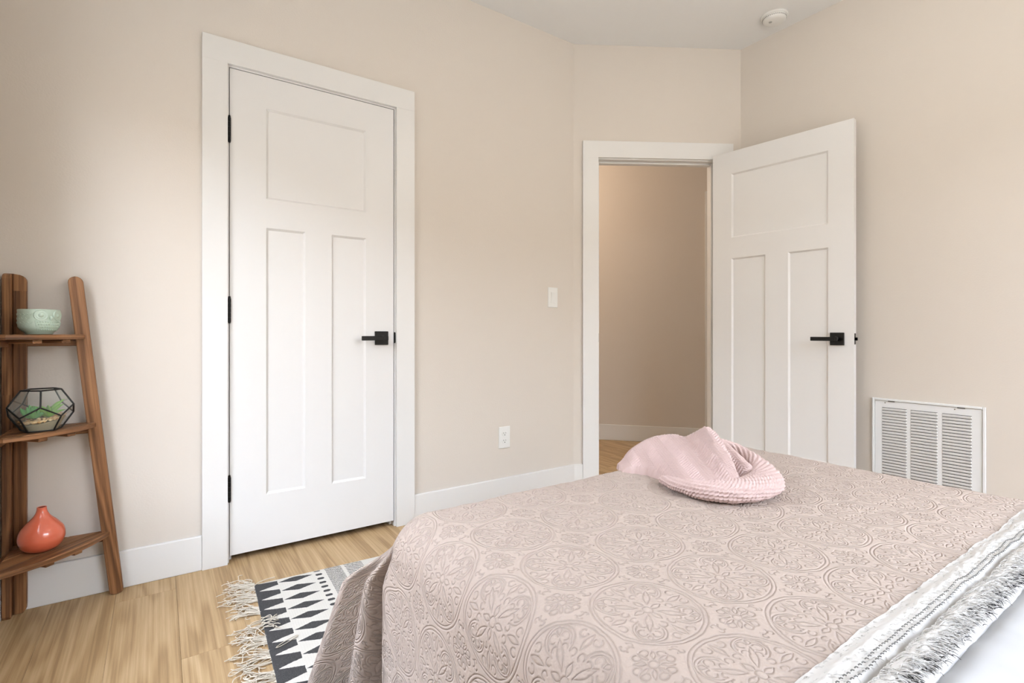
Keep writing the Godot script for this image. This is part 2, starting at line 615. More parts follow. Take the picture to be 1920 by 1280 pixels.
func structure() -> void:
	var g: Geo
	# floor: a sub-floor with oak planks laid along z
	g = Geo.new()
	g.bx(Vector3(WALL_X - 0.2, -0.16, -3.2), Vector3(5.4, -0.012, BACK_Z + 0.2))
	var fl := part("floor", g, M.floor_gap)
	tag(fl, "light oak plank floor running under the bed and out into the hall", "floor", "", "structure")
	var rng := RandomNumberGenerator.new()
	rng.seed = 4
	var wide := 0.182
	var long := 1.22
	var kinds := []
	for k in 10:
		var p := Geo.new()
		p.grain = 2
		p.uvo = Vector2(rng.randf() * 0.9, rng.randf() * 2.6)
		p.box(Vector3(0, -0.006, 0), Vector3(wide - 0.0005, 0.012, long - 0.0005), 0.0007)
		kinds.append(p.mesh())
	var x := WALL_X + 0.045
	while x < 5.2:
		var z := -3.1 + rng.randf() * long
		while z < BACK_Z + 0.6:
			var c := Vector2(x, z)
			var inside := x < RIGHT_X + 0.1 and z > -0.55 and z < BACK_Z + 0.55 and not (x > 1.3 and z < -0.5)
			var hall := x > 1.5 and (c - Vector2(MID_A.x, 0)).dot(Vector2(-MID_D.z, MID_D.x)) < 0.7 and (c - Vector2(3.268, -0.95)).dot(Vector2(-0.7557, 0.6547)) > -0.75 and x < 5.0 and z < 1.7
			if inside or hall:
				put("plank", kinds[rng.randi() % kinds.size()], M.oak_floor, fl, pos(x, 0, z))
			z += long
		x += wide
	# ceiling
	g = Geo.new()
	g.bx(Vector3(WALL_X - 0.2, CEIL, -3.2), Vector3(5.4, CEIL + 0.15, BACK_Z + 0.2))
	tag(part("ceiling", g, M.ceiling_paint), "plain white ceiling above the beige walls", "ceiling", "", "structure")
	# closet wall with its door opening, and the closet behind it
	g = Geo.new()
	var t := -0.115
	g.bx(Vector3(WALL_X - 0.2, 0, t), Vector3(0.222, CEIL, 0))
	g.bx(Vector3(0.983, 0, t), Vector3(2.138, CEIL, 0))
	g.bx(Vector3(0.222, 2.084, t), Vector3(0.983, CEIL, 0))
	g.bx(Vector3(-0.2, 0, -0.72), Vector3(1.4, CEIL, -0.62))
	g.bx(Vector3(-0.2, 0, -0.72), Vector3(-0.1, CEIL, t))
	g.bx(Vector3(1.3, 0, -0.72), Vector3(1.4, CEIL, t))
	tag(part("wall_front", g, M.wall_paint), "beige wall with the closed white closet door and the light switch", "wall", "", "structure")
	# diagonal wall with the entry opening
	var mf := mid_frame()
	g = Geo.new()
	g.xf = mf
	g.bx(Vector3(-0.06, 0, t), Vector3(0.140, CEIL, 0))
	g.bx(Vector3(0.925, 0, t), Vector3(MID_L + 0.07, CEIL, 0))
	g.bx(Vector3(0.140, 2.09, t), Vector3(0.925, CEIL, 0))
	tag(part("wall_corner", g, M.wall_paint), "short beige diagonal wall framing the open doorway", "wall", "", "structure")
	# right wall
	g = Geo.new()
	g.bx(Vector3(RIGHT_X, 0, 0.5), Vector3(RIGHT_X + 0.115, CEIL, BACK_Z + 0.2))
	tag(part("wall_right", g, M.wall_paint), "beige wall on the right with the return air grille low on it", "wall", "", "structure")
	# window wall and back wall, each with a window
	window_wall("left", Transform3D(Basis(Vector3(0, 0, -1), Vector3.UP, Vector3(1, 0, 0)), Vector3(WALL_X, 0, BACK_Z)), BACK_Z, WIN_LEFT, "beige wall at the far left behind the corner shelf", 1)
	window_wall("back", Transform3D(Basis(Vector3(-1, 0, 0), Vector3.UP, Vector3(0, 0, -1)), Vector3(RIGHT_X, 0, BACK_Z)), RIGHT_X - WALL_X, WIN_BACK, "beige wall behind the head of the bed", 2)
	# hall beyond the doorway
	var hp := Vector3(3.268, 0, -0.95)
	var hd := Vector3(0.6547, 0, 0.7557)
	var hf := Transform3D(Basis(hd, Vector3.UP, Vector3(-hd.z, 0, hd.x)), hp)
	g = Geo.new()
	g.xf = hf
	g.bx(Vector3(-2.6, 0, -0.115), Vector3(2.6, CEIL, 0))
	tag(part("wall_hall", g, M.wall_paint), "shaded beige hall wall seen through the open doorway", "wall", "", "structure")
	g = Geo.new()
	g.bx(Vector3(1.4, 0, -3.2), Vector3(1.5, CEIL, -0.1))
	g.bx(Vector3(RIGHT_X + 0.09, 0, 1.25), Vector3(5.3, CEIL, 1.35))
	tag(part("wall_hall_end", g, M.wall_paint), "beige end walls of the hall out of sight past the doorway", "wall", "", "structure")
	g = Geo.new()
	g.xf = hf
	baseboard(g, -2.6, 0.905)
	tag(part("baseboard_hall", g, M.trim_white), "white baseboard along the hall wall beyond the doorway", "baseboard", "", "structure")
	g = Geo.new()
	g.xf = hf
	g.bx(Vector3(0.905, 0, 0), Vector3(1.0, 2.06, 0.02), 0.002)
	g.bx(Vector3(0.905, 2.06, 0), Vector3(1.87, 2.165, 0.02), 0.002)
	g.bx(Vector3(1.775, 0, 0), Vector3(1.87, 2.06, 0.02), 0.002)
	tag(part("trim_3", g, M.trim_white), "white door casing glimpsed in the hall beside the open door's hinges", "door casing", "", "structure")
	# baseboards of the room
	g = Geo.new()
	baseboard(g, WALL_X, 0.146)
	baseboard(g, 1.064, 2.138)
	tag(part("baseboard_front", g, M.trim_white), "tall white baseboard along the closet wall either side of the door", "baseboard", "", "structure")
	g = Geo.new()
	g.xf = mf
	baseboard(g, 0.0, 0.056)
	baseboard(g, 1.018, MID_L)
	tag(part("baseboard_corner", g, M.trim_white), "short bits of white baseboard beside the entry door casing", "baseboard", "", "structure")
	g = Geo.new()
	g.xf = Transform3D(Basis(Vector3(0, 0, 1), Vector3.UP, Vector3(-1, 0, 0)), Vector3(RIGHT_X, 0, 0.555))
	baseboard(g, 0.0, BACK_Z - 0.555)
	tag(part("baseboard_right", g, M.trim_white), "white baseboard along the right wall below the grille", "baseboard", "", "structure")
	g = Geo.new()
	g.xf = Transform3D(Basis(Vector3(0, 0, -1), Vector3.UP, Vector3(1, 0, 0)), Vector3(WALL_X, 0, BACK_Z))
	baseboard(g, 0.0, BACK_Z - 0.014)
	tag(part("baseboard_left", g, M.trim_white), "white baseboard along the wall behind the corner shelf", "baseboard", "", "structure")
	# patio outside
	g = Geo.new()
	g.bx(Vector3(-14, -0.5, -6), Vector3(WALL_X - 0.25, -0.4, 16))
	g.bx(Vector3(WALL_X - 0.25, -0.5, BACK_Z + 0.25), Vector3(14, -0.4, 16))
	tag(part("patio", g, M.patio_concrete), "pale concrete patio outside the windows", "patio", "", "structure")

	# the neighbours' siding closes off the low sky
	g = Geo.new()
	g.bx(Vector3(-5.0, -0.4, -7), Vector3(-4.6, 3.1, 9.0))
	g.bx(Vector3(-5.0, -0.4, 8.6), Vector3(9.0, 3.1, 9.0))
	tag(part("neighbour_wall", g, M.siding), "tan sided wall of the neighbouring house outside the windows", "wall", "", "structure")


func baseboard(g: Geo, a: float, b: float) -> void:
	g.bx(Vector3(a, 0, 0), Vector3(b, 0.139, 0.0145), 0.0025)


# openings: along, bottom, width, height in the wall's own frame (x along it, z into the room)
const WIN_LEFT := [2.12, 0.60, 1.05, 1.40]
const WIN_BACK := [0.35, 0.70, 2.0, 1.55]

func window_wall(side: String, f: Transform3D, length: float, w: Array, label: String, number: int) -> void:
	var t := -0.14
	var x0: float = w[0]
	var x1: float = w[0] + w[2]
	var y0: float = w[1]
	var y1: float = w[1] + w[3]
	var g := Geo.new()
	g.xf = f
	g.bx(Vector3(-0.2, 0, t), Vector3(x0, CEIL, 0))
	g.bx(Vector3(x1, 0, t), Vector3(length + 0.12, CEIL, 0))
	g.bx(Vector3(x0, 0, t), Vector3(x1, y0, 0))
	g.bx(Vector3(x0, y1, t), Vector3(x1, CEIL, 0))
	tag(part("wall_" + side, g, M.wall_paint), label, "wall", "", "structure")
	var o := thing("window_%d" % number, "white framed window in the %s wall letting in the daylight" % side, "window", f, "", "structure")
	g = Geo.new()
	for b in [[x0, y0, x0 + 0.04, y1], [x1 - 0.04, y0, x1, y1], [x0 + 0.04, y0, x1 - 0.04, y0 + 0.04], [x0 + 0.04, y1 - 0.04, x1 - 0.04, y1], [(x0 + x1) / 2 - 0.025, y0 + 0.04, (x0 + x1) / 2 + 0.025, y1 - 0.04]]:
		g.bx(Vector3(b[0], b[1], t + 0.02), Vector3(b[2], b[3], t + 0.075), 0.003)
	part("window_frame", g, M.trim_white, o)
	for k in 2:
		g = Geo.new()
		var a := x0 + 0.04 if k == 0 else (x0 + x1) / 2 + 0.025
		var b := (x0 + x1) / 2 - 0.025 if k == 0 else x1 - 0.04
		g.quad(Vector3(a, y0 + 0.04, t + 0.045), Vector3(b, y0 + 0.04, t + 0.045), Vector3(b, y1 - 0.04, t + 0.045), Vector3(a, y1 - 0.04, t + 0.045))
		part("pane", g, M.window_glass, o)
	g = Geo.new()
	g.bx(Vector3(x0 - 0.09, y0, 0), Vector3(x0, y1 + 0.09, 0.018), 0.002)
	g.bx(Vector3(x1, y0, 0), Vector3(x1 + 0.09, y1 + 0.09, 0.018), 0.002)
	g.bx(Vector3(x0, y1, 0), Vector3(x1, y1 + 0.09, 0.018), 0.002)
	part("casing", g, M.trim_white, o)
	g = Geo.new()
	g.bx(Vector3(x0 - 0.1, y0 - 0.022, t + 0.07), Vector3(x1 + 0.1, y0, 0.045), 0.003)
	part("window_sill", g, M.trim_white, o)


# ------------------------------------------------------------------ doors
func rect_xy(g: Geo, x0: float, y0: float, x1: float, y1: float, z: float, front: bool) -> void:
	if front:
		g.quad(Vector3(x0, y0, z), Vector3(x1, y0, z), Vector3(x1, y1, z), Vector3(x0, y1, z))
	else:
		g.quad(Vector3(x1, y0, z), Vector3(x0, y0, z), Vector3(x0, y1, z), Vector3(x1, y1, z))


# a three-panel slab; local x from the hinge edge, y up, the shown face at z = 0
func door_slab(o: Node3D, w: float, y0: float, y1: float, st: float, mul: float) -> void:
	var th := 0.035
	var rows := [[y0 + 0.231, y0 + 1.382], [y0 + 1.507, y0 + 1.897]]
	var m0 := (w - mul) / 2
	var m1 := (w + mul) / 2
	var pans := [[st, rows[0][0], m0, rows[0][1]], [m1, rows[0][0], w - st, rows[0][1]], [st, rows[1][0], w - st, rows[1][1]]]
	var g := Geo.new()
	var dp := 0.009
	var bv := 0.009
	for front in [true, false]:
		var z := 0.0 if front else -th
		var s := -1.0 if front else 1.0
		for r in [[0.0, y0, st, y1], [w - st, y0, w, y1], [st, y0, w - st, rows[0][0]], [st, rows[0][1], w - st, rows[1][0]], [st, rows[1][1], w - st, y1], [m0, rows[0][0], m1, rows[0][1]]]:
			rect_xy(g, r[0], r[1], r[2], r[3], z, front)
		for p in pans:
			var a := [Vector3(p[0], p[1], z), Vector3(p[2], p[1], z), Vector3(p[2], p[3], z), Vector3(p[0], p[3], z)]
			var b := [Vector3(p[0] + bv, p[1] + bv, z + s * dp), Vector3(p[2] - bv, p[1] + bv, z + s * dp), Vector3(p[2] - bv, p[3] - bv, z + s * dp), Vector3(p[0] + bv, p[3] - bv, z + s * dp)]
			for k in 4:
				var l := (k + 1) % 4
				if front:
					g.quad(a[k], a[l], b[l], b[k])
				else:
					g.quad(a[l], a[k], b[k], b[l])
	var c := Vector3(w / 2, (y0 + y1) / 2, -th / 2)
	g.face([Vector3(0, y0, 0), Vector3(0, y1, 0), Vector3(0, y1, -th), Vector3(0, y0, -th)], c)
	g.face([Vector3(w, y0, 0), Vector3(w, y1, 0), Vector3(w, y1, -th), Vector3(w, y0, -th)], c)
	g.face([Vector3(0, y0, 0), Vector3(w, y0, 0), Vector3(w, y0, -th), Vector3(0, y0, -th)], c)
	g.face([Vector3(0, y1, 0), Vector3(w, y1, 0), Vector3(w, y1, -th), Vector3(0, y1, -th)], c)
	part("slab", g, M.door_white, o)
	for p in pans:
		g = Geo.new()
		g.bx(Vector3(p[0] + bv - 0.001, p[1] + bv - 0.001, -dp), Vector3(p[2] - bv + 0.001, p[3] - bv + 0.001, dp - th))
		part("panel", g, M.door_white, o)


# square rose and straight lever pointing towards the hinges; side +1 in front of the slab, -1 behind it
func lever(o: Node3D, x: float, y: float, side: float) -> void:
	var z := 0.0 if side > 0 else -0.035
	var g := Geo.new()
	g.box(Vector3(x, y, z + side * 0.005), Vector3(0.066, 0.066, 0.010), 0.002)
	var r := part("handle_rose", g, M.black_metal, o)
	g = Geo.new()
	g.tube([Vector3(x, y, z + side * 0.008), Vector3(x, y, z + side * 0.045)], [0.011], 16)
	g.box(Vector3(x - 0.048, y, z + side * 0.050), Vector3(0.128, 0.021, 0.012), 0.0015)
	part("lever", g, M.black_metal, r)
	if side > 0:
		g = Geo.new()
		g.tube([Vector3(x, y, z + side * 0.055), Vector3(x, y, z + side * 0.0572)], [0.006], 14)
		part("privacy_button", g, M.black_metal, r)


func hinge(o: Node3D, x: float, y: float, z: float, h: float) -> void:
	var g := Geo.new()
	var k := h / 5.0
	for i in 5:
		var a := y - h / 2 + i * k
		g.tube([Vector3(x, a + 0.0006, z), Vector3(x, a + k - 0.0006, z)], [0.0062], 12)
	g.tube([Vector3(x, y - h / 2 - 0.004, z), Vector3(x, y + h / 2 + 0.004, z)], [0.0048], 10)
	g.tube([Vector3(x, y + h / 2 + 0.004, z), Vector3(x, y + h / 2 + 0.009, z)], [0.0056, 0.003], 10)
	g.bx(Vector3(x - 0.001, y - h / 2, z - 0.03), Vector3(x + 0.001, y + h / 2, z))
	part("hinge", g, M.black_metal, o)


func casing(g: Geo, a: float, b: float, c: float, d: float, top_in: float, top: float) -> void:
	g.bx(Vector3(a, 0, 0), Vector3(b, top_in, 0.018), 0.0006)
	g.bx(Vector3(c, 0, 0), Vector3(d, top_in, 0.018), 0.0006)
	g.bx(Vector3(a, top_in, 0), Vector3(d, top, 0.018), 0.0006)


func doors() -> void:
	# closet
	var o := thing("door_1", "closed white three-panel closet door with a black lever on its right", "door", pos(0.2455, 0, -0.001), "", "structure")
	door_slab(o, 0.7145, 0.029, 2.061, 0.1385, 0.116)
	lever(o, 0.652, 0.932, 1.0)
	lever(o, 0.652, 0.932, -1.0)
	for y in [1.803, 1.051, 0.307]:
		hinge(o, -0.002, y, 0.004, 0.100)
	var tr := thing("trim_1", "flat white casing and jamb around the closed closet door", "door casing", Transform3D.IDENTITY, "", "structure")
	var g := Geo.new()
	casing(g, 0.1455, 0.2365, 0.9695, 1.0645, 2.0705, 2.1705)
	part("casing", g, M.trim_white, tr)
	g = Geo.new()
	g.bx(Vector3(0.222, 0, -0.115), Vector3(0.2425, 2.064, 0.0))
	g.bx(Vector3(0.9635, 0, -0.115), Vector3(0.983, 2.064, 0.0))
	g.bx(Vector3(0.222, 2.064, -0.115), Vector3(0.983, 2.084, 0.0))
	g.bx(Vector3(0.2425, 0, -0.075), Vector3(0.2545, 2.064, -0.037))
	g.bx(Vector3(0.9515, 0, -0.075), Vector3(0.9635, 2.064, -0.037))
	g.bx(Vector3(0.2545, 2.052, -0.075), Vector3(0.9515, 2.064, -0.037))
	part("jamb", g, M.trim_white, tr)
	g = Geo.new()
	var pl := PackedVector2Array()
	for k in 9:
		var an := -PI / 2 + PI * k / 8
		pl.append(Vector2(0.009 * cos(an), 0.027 * signf(sin(an)) * pow(absf(sin(an)), 0.55)))
	pl.append(Vector2(-0.004, 0.027))
	pl.append(Vector2(-0.004, -0.027))
	g.xf = pos(0.9645, 0.934, 0)
	g.prism(pl, 0.0, 0.0025, 0.0005)
	part("strike_plate", g, M.black_metal, tr)
	# entry
	var mf := mid_frame()
	var d := Vector3(0.1091, 0, 0.9940)
	o = thing("door_2", "white three-panel entry door standing open beside the right wall", "door", Transform3D(Basis(d, Vector3.UP, Vector3(-d.z, 0, d.x)), Vector3(2.861, 0, 0.489)), "", "structure")
	door_slab(o, 0.764, 0.029, 2.061, 0.1185, 0.124)
	lever(o, 0.689, 0.926, 1.0)
	lever(o, 0.689, 0.926, -1.0)
	g = Geo.new()
	g.bx(Vector3(0.7635, 0.898, -0.028), Vector3(0.7650, 0.955, -0.006), 0.0003)
	var lp := part("latch_plate", g, M.black_metal, o)
	g = Geo.new()
	g.prism(PackedVector2Array([Vector2(0.765, -0.024), Vector2(0.774, -0.024), Vector2(0.774, -0.020), Vector2(0.765, -0.011)]), 0.918, 0.934, 0.0005)
	for i in g.v.size():
		g.v[i] = Vector3(g.v[i].x, g.v[i].z, g.v[i].y)
		g.n[i] = Vector3(g.n[i].x, g.n[i].z, g.n[i].y)
	part("latch_bolt", g, M.steel, lp)
	for y in [1.79, 1.03, 0.30]:
		hinge(o, -0.004, y, -0.031, 0.089)
	tr = thing("trim_2", "flat white casing and jamb around the open entry doorway", "door casing", mf, "", "structure")
	g = Geo.new()
	casing(g, 0.056, 0.1535, 0.918, 1.018, 2.0515, 2.1545)
	part("casing", g, M.trim_white, tr)
	g = Geo.new()
	g.bx(Vector3(0.140, 0, -0.115), Vector3(0.1585, 2.045, 0))
	g.bx(Vector3(0.9095, 0, -0.115), Vector3(0.925, 2.045, 0))
	g.bx(Vector3(0.140, 2.045, -0.115), Vector3(0.925, 2.09, 0))
	part("jamb", g, M.trim_white, tr)
	g = Geo.new()
	g.bx(Vector3(0.1585, 0, -0.078), Vector3(0.1705, 2.045, -0.04), 0.002)
	g.bx(Vector3(0.8975, 0, -0.078), Vector3(0.9095, 2.045, -0.04), 0.002)
	g.bx(Vector3(0.1705, 2.033, -0.078), Vector3(0.8975, 2.045, -0.04), 0.002)
	part("door_stop", g, M.trim_white, tr)
	g = Geo.new()
	casing_back(g)
	part("hall_casing", g, M.trim_white, tr)
	g = Geo.new()
	g.bx(Vector3(0.1585, 0.90, -0.036), Vector3(0.1600, 0.955, -0.001), 0.0003)
	part("strike_plate", g, M.steel, tr)


func casing_back(g: Geo) -> void:
	g.bx(Vector3(0.056, 0, -0.133), Vector3(0.1535, 2.0515, -0.115), 0.002)
	g.bx(Vector3(0.914, 0, -0.133), Vector3(1.014, 2.0515, -0.115), 0.002)
	g.bx(Vector3(0.056, 2.0515, -0.133), Vector3(1.014, 2.1545, -0.115), 0.002)


# ------------------------------------------------------------------ fittings on the walls and ceiling
func fittings() -> void:
	var g: Geo
	# switch
	var o := thing("light_switch", "white rocker light switch on the beige wall left of the open doorway", "light switch", pos(1.969, 1.1715, 0))
	g = Geo.new()
	g.box(Vector3(0, 0, 0.003), Vector3(0.074, 0.121, 0.006), 0.0022)
	part("cover_plate", g, M.plastic_white, o)
	g = Geo.new()
	g.box(Vector3(0, 0, 0.0062), Vector3(0.035, 0.068, 0.003), 0.001)
	var fr := part("rocker_frame", g, M.plastic_white, o)
	g = Geo.new()
	g.xf = Transform3D(Basis(Vector3.RIGHT, 0.075), Vector3(0, 0, 0.0078))
	g.box(Vector3.ZERO, Vector3(0.028, 0.060, 0.004), 0.0012)
	part("rocker", g, M.plastic_white, fr)
	# outlets
	outlet("white duplex power outlet low on the wall between the two doors", pos(1.617, 0.366, 0))
	outlet("white power outlet seen edge-on behind the shelf's corner post", Transform3D(Basis(Vector3(0, 0, -1), Vector3.UP, Vector3(1, 0, 0)), Vector3(WALL_X, 0.382, 0.16)))
	# smoke detector
	o = thing("smoke_detector", "round white smoke detector on the ceiling above the open door", "smoke detector", Transform3D(Basis(Vector3.RIGHT, PI), Vector3(2.893, CEIL, 0.862)))
	g = Geo.new()
	g.lathe([Vector2(0.070, 0.0), Vector2(0.0705, 0.004), Vector2(0.0695, 0.008), Vector2(0.066, 0.010), Vector2(0.063, 0.0102), Vector2(0.0, 0.0102)], 48)
	part("mounting_ring", g, M.plastic_white, o)
	g = Geo.new()
	g.lathe([Vector2(0.0605, 0.008), Vector2(0.062, 0.014), Vector2(0.060, 0.024), Vector2(0.053, 0.031), Vector2(0.040, 0.0345), Vector2(0.0, 0.036)], 48)
	var cap := part("cover", g, M.plastic_white, o)
	g = Geo.new()
	for k in 40:
		var an := TAU * k / 40
		g.xf = Transform3D(Basis(Vector3.UP, an), Vector3.ZERO)
		g.box(Vector3(0, 0.018, 0.0612), Vector3(0.0055, 0.006, 0.002))
	part("vent_slots", g, M.vent_grey, cap)
	g = Geo.new()
	g.xf = pos(-0.020, 0.0345, 0.012)
	g.lathe([Vector2(0.009, 0.0), Vector2(0.0085, 0.002), Vector2(0.0, 0.0025)], 20)
	part("test_button", g, M.vent_grey, cap)
	# return air grille: x along +z of the world
	var vf := Transform3D(Basis(Vector3(0, 0, 1), Vector3.UP, Vector3(-1, 0, 0)), Vector3(RIGHT_X, 0, 1.2905))
	o = thing("air_grille", "white louvred return air grille low on the right wall behind the bed", "vent", vf)
	var w := 0.445
	var top := 0.6235
	var bot := 0.165
	g = Geo.new()
	g.bx(Vector3(0, bot, 0), Vector3(0.011, top, 0.013), 0.002)
	g.bx(Vector3(w - 0.011, bot, 0), Vector3(w, top, 0.013), 0.002)
	g.bx(Vector3(0.011, top - 0.011, 0), Vector3(w - 0.011, top, 0.013), 0.002)
	g.bx(Vector3(0.011, bot, 0), Vector3(w - 0.011, bot + 0.011, 0.013), 0.002)
	part("outer_frame", g, M.grille_white, o)
	var cols := [[0.0435, 0.1495], [0.1645, 0.2715], [0.2885, 0.3965]]
	var pitch := 0.01467
	var first := 0.5785
	var n := 27
	var low := first - n * pitch
	g = Geo.new()
	var i0 := 0.0125
	var i1 := w - 0.0125
	g.bx(Vector3(i0, first, 0.004), Vector3(i1, top - 0.0125, 0.008))
	g.bx(Vector3(i0, bot + 0.0125, 0.004), Vector3(i1, low, 0.008))
	g.bx(Vector3(i0, low, 0.004), Vector3(cols[0][0], first, 0.008))
	g.bx(Vector3(cols[0][1], low, 0.004), Vector3(cols[1][0], first, 0.008))
	g.bx(Vector3(cols[1][1], low, 0.004), Vector3(cols[2][0], first, 0.008))
	g.bx(Vector3(cols[2][1], low, 0.004), Vector3(i1, first, 0.008))
	part("face_plate", g, M.grille_white, o)
	g = Geo.new()
	g.bx(Vector3(i0, bot + 0.012, 0.0), Vector3(i1, top - 0.012, 0.0008))
	part("duct_void", g, M.dark_void, o)
	for c in cols:
		g = Geo.new()
		var l: float = c[1] - c[0]
		var h := 0.0126
		# a pressed hood, open at the top
		var a0 := Vector3(0, 0, 0.0075)
		var a1 := Vector3(l, 0, 0.0075)
		var b0 := Vector3(0.004, h, 0.0108)
		var b1 := Vector3(l - 0.004, h, 0.0108)
		var m0 := Vector3(0.0015, h * 0.5, 0.0098)
		var m1 := Vector3(l - 0.0015, h * 0.5, 0.0098)
		g.quad(a0, a1, m1, m0)
		g.quad(m0, m1, b1, b0)
		g.tri(a0, m0, Vector3(0, h, 0.0075))
		g.tri(m0, b0, Vector3(0, h, 0.0075))
		g.tri(a1, Vector3(l, h, 0.0075), m1)
		g.tri(m1, Vector3(l, h, 0.0075), b1)
		var blade := g.mesh()
		for k in n:
			put("louvre", blade, M.grille_white, o, pos(c[0], first - (k + 1) * pitch, 0))
	for s in [0.0715, 0.3455]:
		g = Geo.new()
		g.bx(Vector3(s, top - 0.0145, 0.006), Vector3(s + 0.028, top - 0.0095, 0.0128))
		part("latch_tab", g, M.slot_grey, o)
	for s in [0.0575, 0.3355]:
		g = Geo.new()
		g.xf = Transform3D(Basis(Vector3.RIGHT, PI / 2), Vector3(s, top - 0.0215, 0.008))
		g.lathe([Vector2(0.003, 0.0), Vector2(0.0026, 0.0014), Vector2(0.0, 0.0018)], 10)
		part("screw", g, M.steel, o)


func ceiling_lamp(at: Vector3, label: String, energy: float, tint: Color) -> void:
	# both hang out of the picture: one above the bed, one in the hall
	var o := thing("ceiling_lamp", label, "lamp", pos(at.x, at.y, at.z))
	var g := Geo.new()
	g.lathe([Vector2(0.0, -0.022), Vector2(0.058, -0.022), Vector2(0.065, -0.016), Vector2(0.065, 0.0)], 32)
	part("canopy", g, M.brass, o)
	g = Geo.new()
	g.tube([Vector3(0, -0.02, 0), Vector3(0, -0.325, 0)], [0.007], 12)
	part("rod", g, M.brass, o)
	g = Geo.new()
	var pr := []
	for k in 25:
		var an := -PI / 2 + PI * k / 24
		pr.append(Vector2(0.12 * cos(an), -0.435 + 0.12 * sin(an)))
	g.lathe(pr, 40)
	part("globe", g, M.opal_globe, o)
	var l := OmniLight3D.new()
	l.name = "bulb_light"
	l.position = Vector3(0, -0.435, 0)
	l.light_color = tint
	l.light_energy = energy
	l.light_size = 0.11
	l.omni_range = 12.0
	l.omni_attenuation = 2.0
	l.shadow_enabled = true
	o.add_child(l)


func outlet(label: String, at: Transform3D) -> void:
	var o := thing("power_outlet", label, "outlet", at)
	var g := Geo.new()
	g.box(Vector3(0, 0, 0.003), Vector3(0.076, 0.122, 0.006), 0.0022)
	part("cover_plate", g, M.plastic_white, o)
	for y in [0.0205, -0.0205]:
		g = Geo.new()
		var pl := PackedVector2Array()
		for k in 24:
			var an := TAU * k / 24
			pl.append(Vector2(0.0170 * cos(an), clampf(0.0170 * sin(an), -0.0135, 0.0135)))
		g.xf = pos(0, y, 0)
		g.prism(pl, 0.005, 0.0075, 0.0005)
		var s := part("socket", g, M.plastic_white, o)
		g = Geo.new()
		g.bx(Vector3(-0.0080, y + 0.000, 0.0072), Vector3(-0.0058, y + 0.0085, 0.0077))
		g.bx(Vector3(0.0058, y + 0.001, 0.0072), Vector3(0.0080, y + 0.0080, 0.0077))
		g.tube([Vector3(0, y - 0.0065, 0.0070), Vector3(0, y - 0.0065, 0.0077)], [0.0029], 12)
		part("slots", g, M.slot_grey, s)
	g = Geo.new()
	g.tube([Vector3(0, 0, 0.005), Vector3(0, 0, 0.0066)], [0.0028], 12)
	part("screw", g, M.plastic_white, o)


# ------------------------------------------------------------------ corner shelf and what stands on it
const SHELF_C := Vector3(-0.430, 0, 0.0155)

func shelf_poly(l: float) -> PackedVector2Array:
	# corner at the origin, x along the closet wall, y along the window wall
	var p := PackedVector2Array()
	p.append(Vector2(0.026, 0.022))
	p.append(Vector2(l - 0.012, 0.022))
	p.append(Vector2(l - 0.002, 0.028))
	var a := Vector2(l, 0.040)
	var b := Vector2(0.040, l)
	var c := (a + b) / 2 + Vector2(0.0495, 0.0495)
	for k in 17:
		var t := k / 16.0
		p.append(a.lerp(c, t).lerp(c.lerp(b, t), t))
	p.append(Vector2(0.028, l - 0.002))
	p.append(Vector2(0.022, l - 0.012))
	p.append(Vector2(0.022, 0.026))
	return p


func board(g: Geo, from: Vector3, to: Vector3, across: Vector3, w: float, th: float, rounded: bool) -> void:
	# a plank from one point to another, w wide along «across», rounded ends; its thickness is th
	var up := (to - from).normalized()
	var side := (across - up * across.dot(up)).normalized()
	var out := side.cross(up)
	var l := from.distance_to(to)
	var p := PackedVector2Array()
	var h := w / 2
	if rounded:
		for k in 9:
			var an := PI + PI * k / 8
			p.append(Vector2(h * cos(an), h * 0.6 + h * 0.6 * sin(an)))
		for k in 9:
			var an := PI * k / 8
			p.append(Vector2(h * cos(an), l - h + h * sin(an)))
	else:
		p = PackedVector2Array([Vector2(-h, 0), Vector2(h, 0), Vector2(h, l), Vector2(-h, l)])
	g.xf = Transform3D(Basis(side, up, out), from)
	g.prism(p, -th / 2, th / 2, 0.002)
	g.xf = Transform3D.IDENTITY


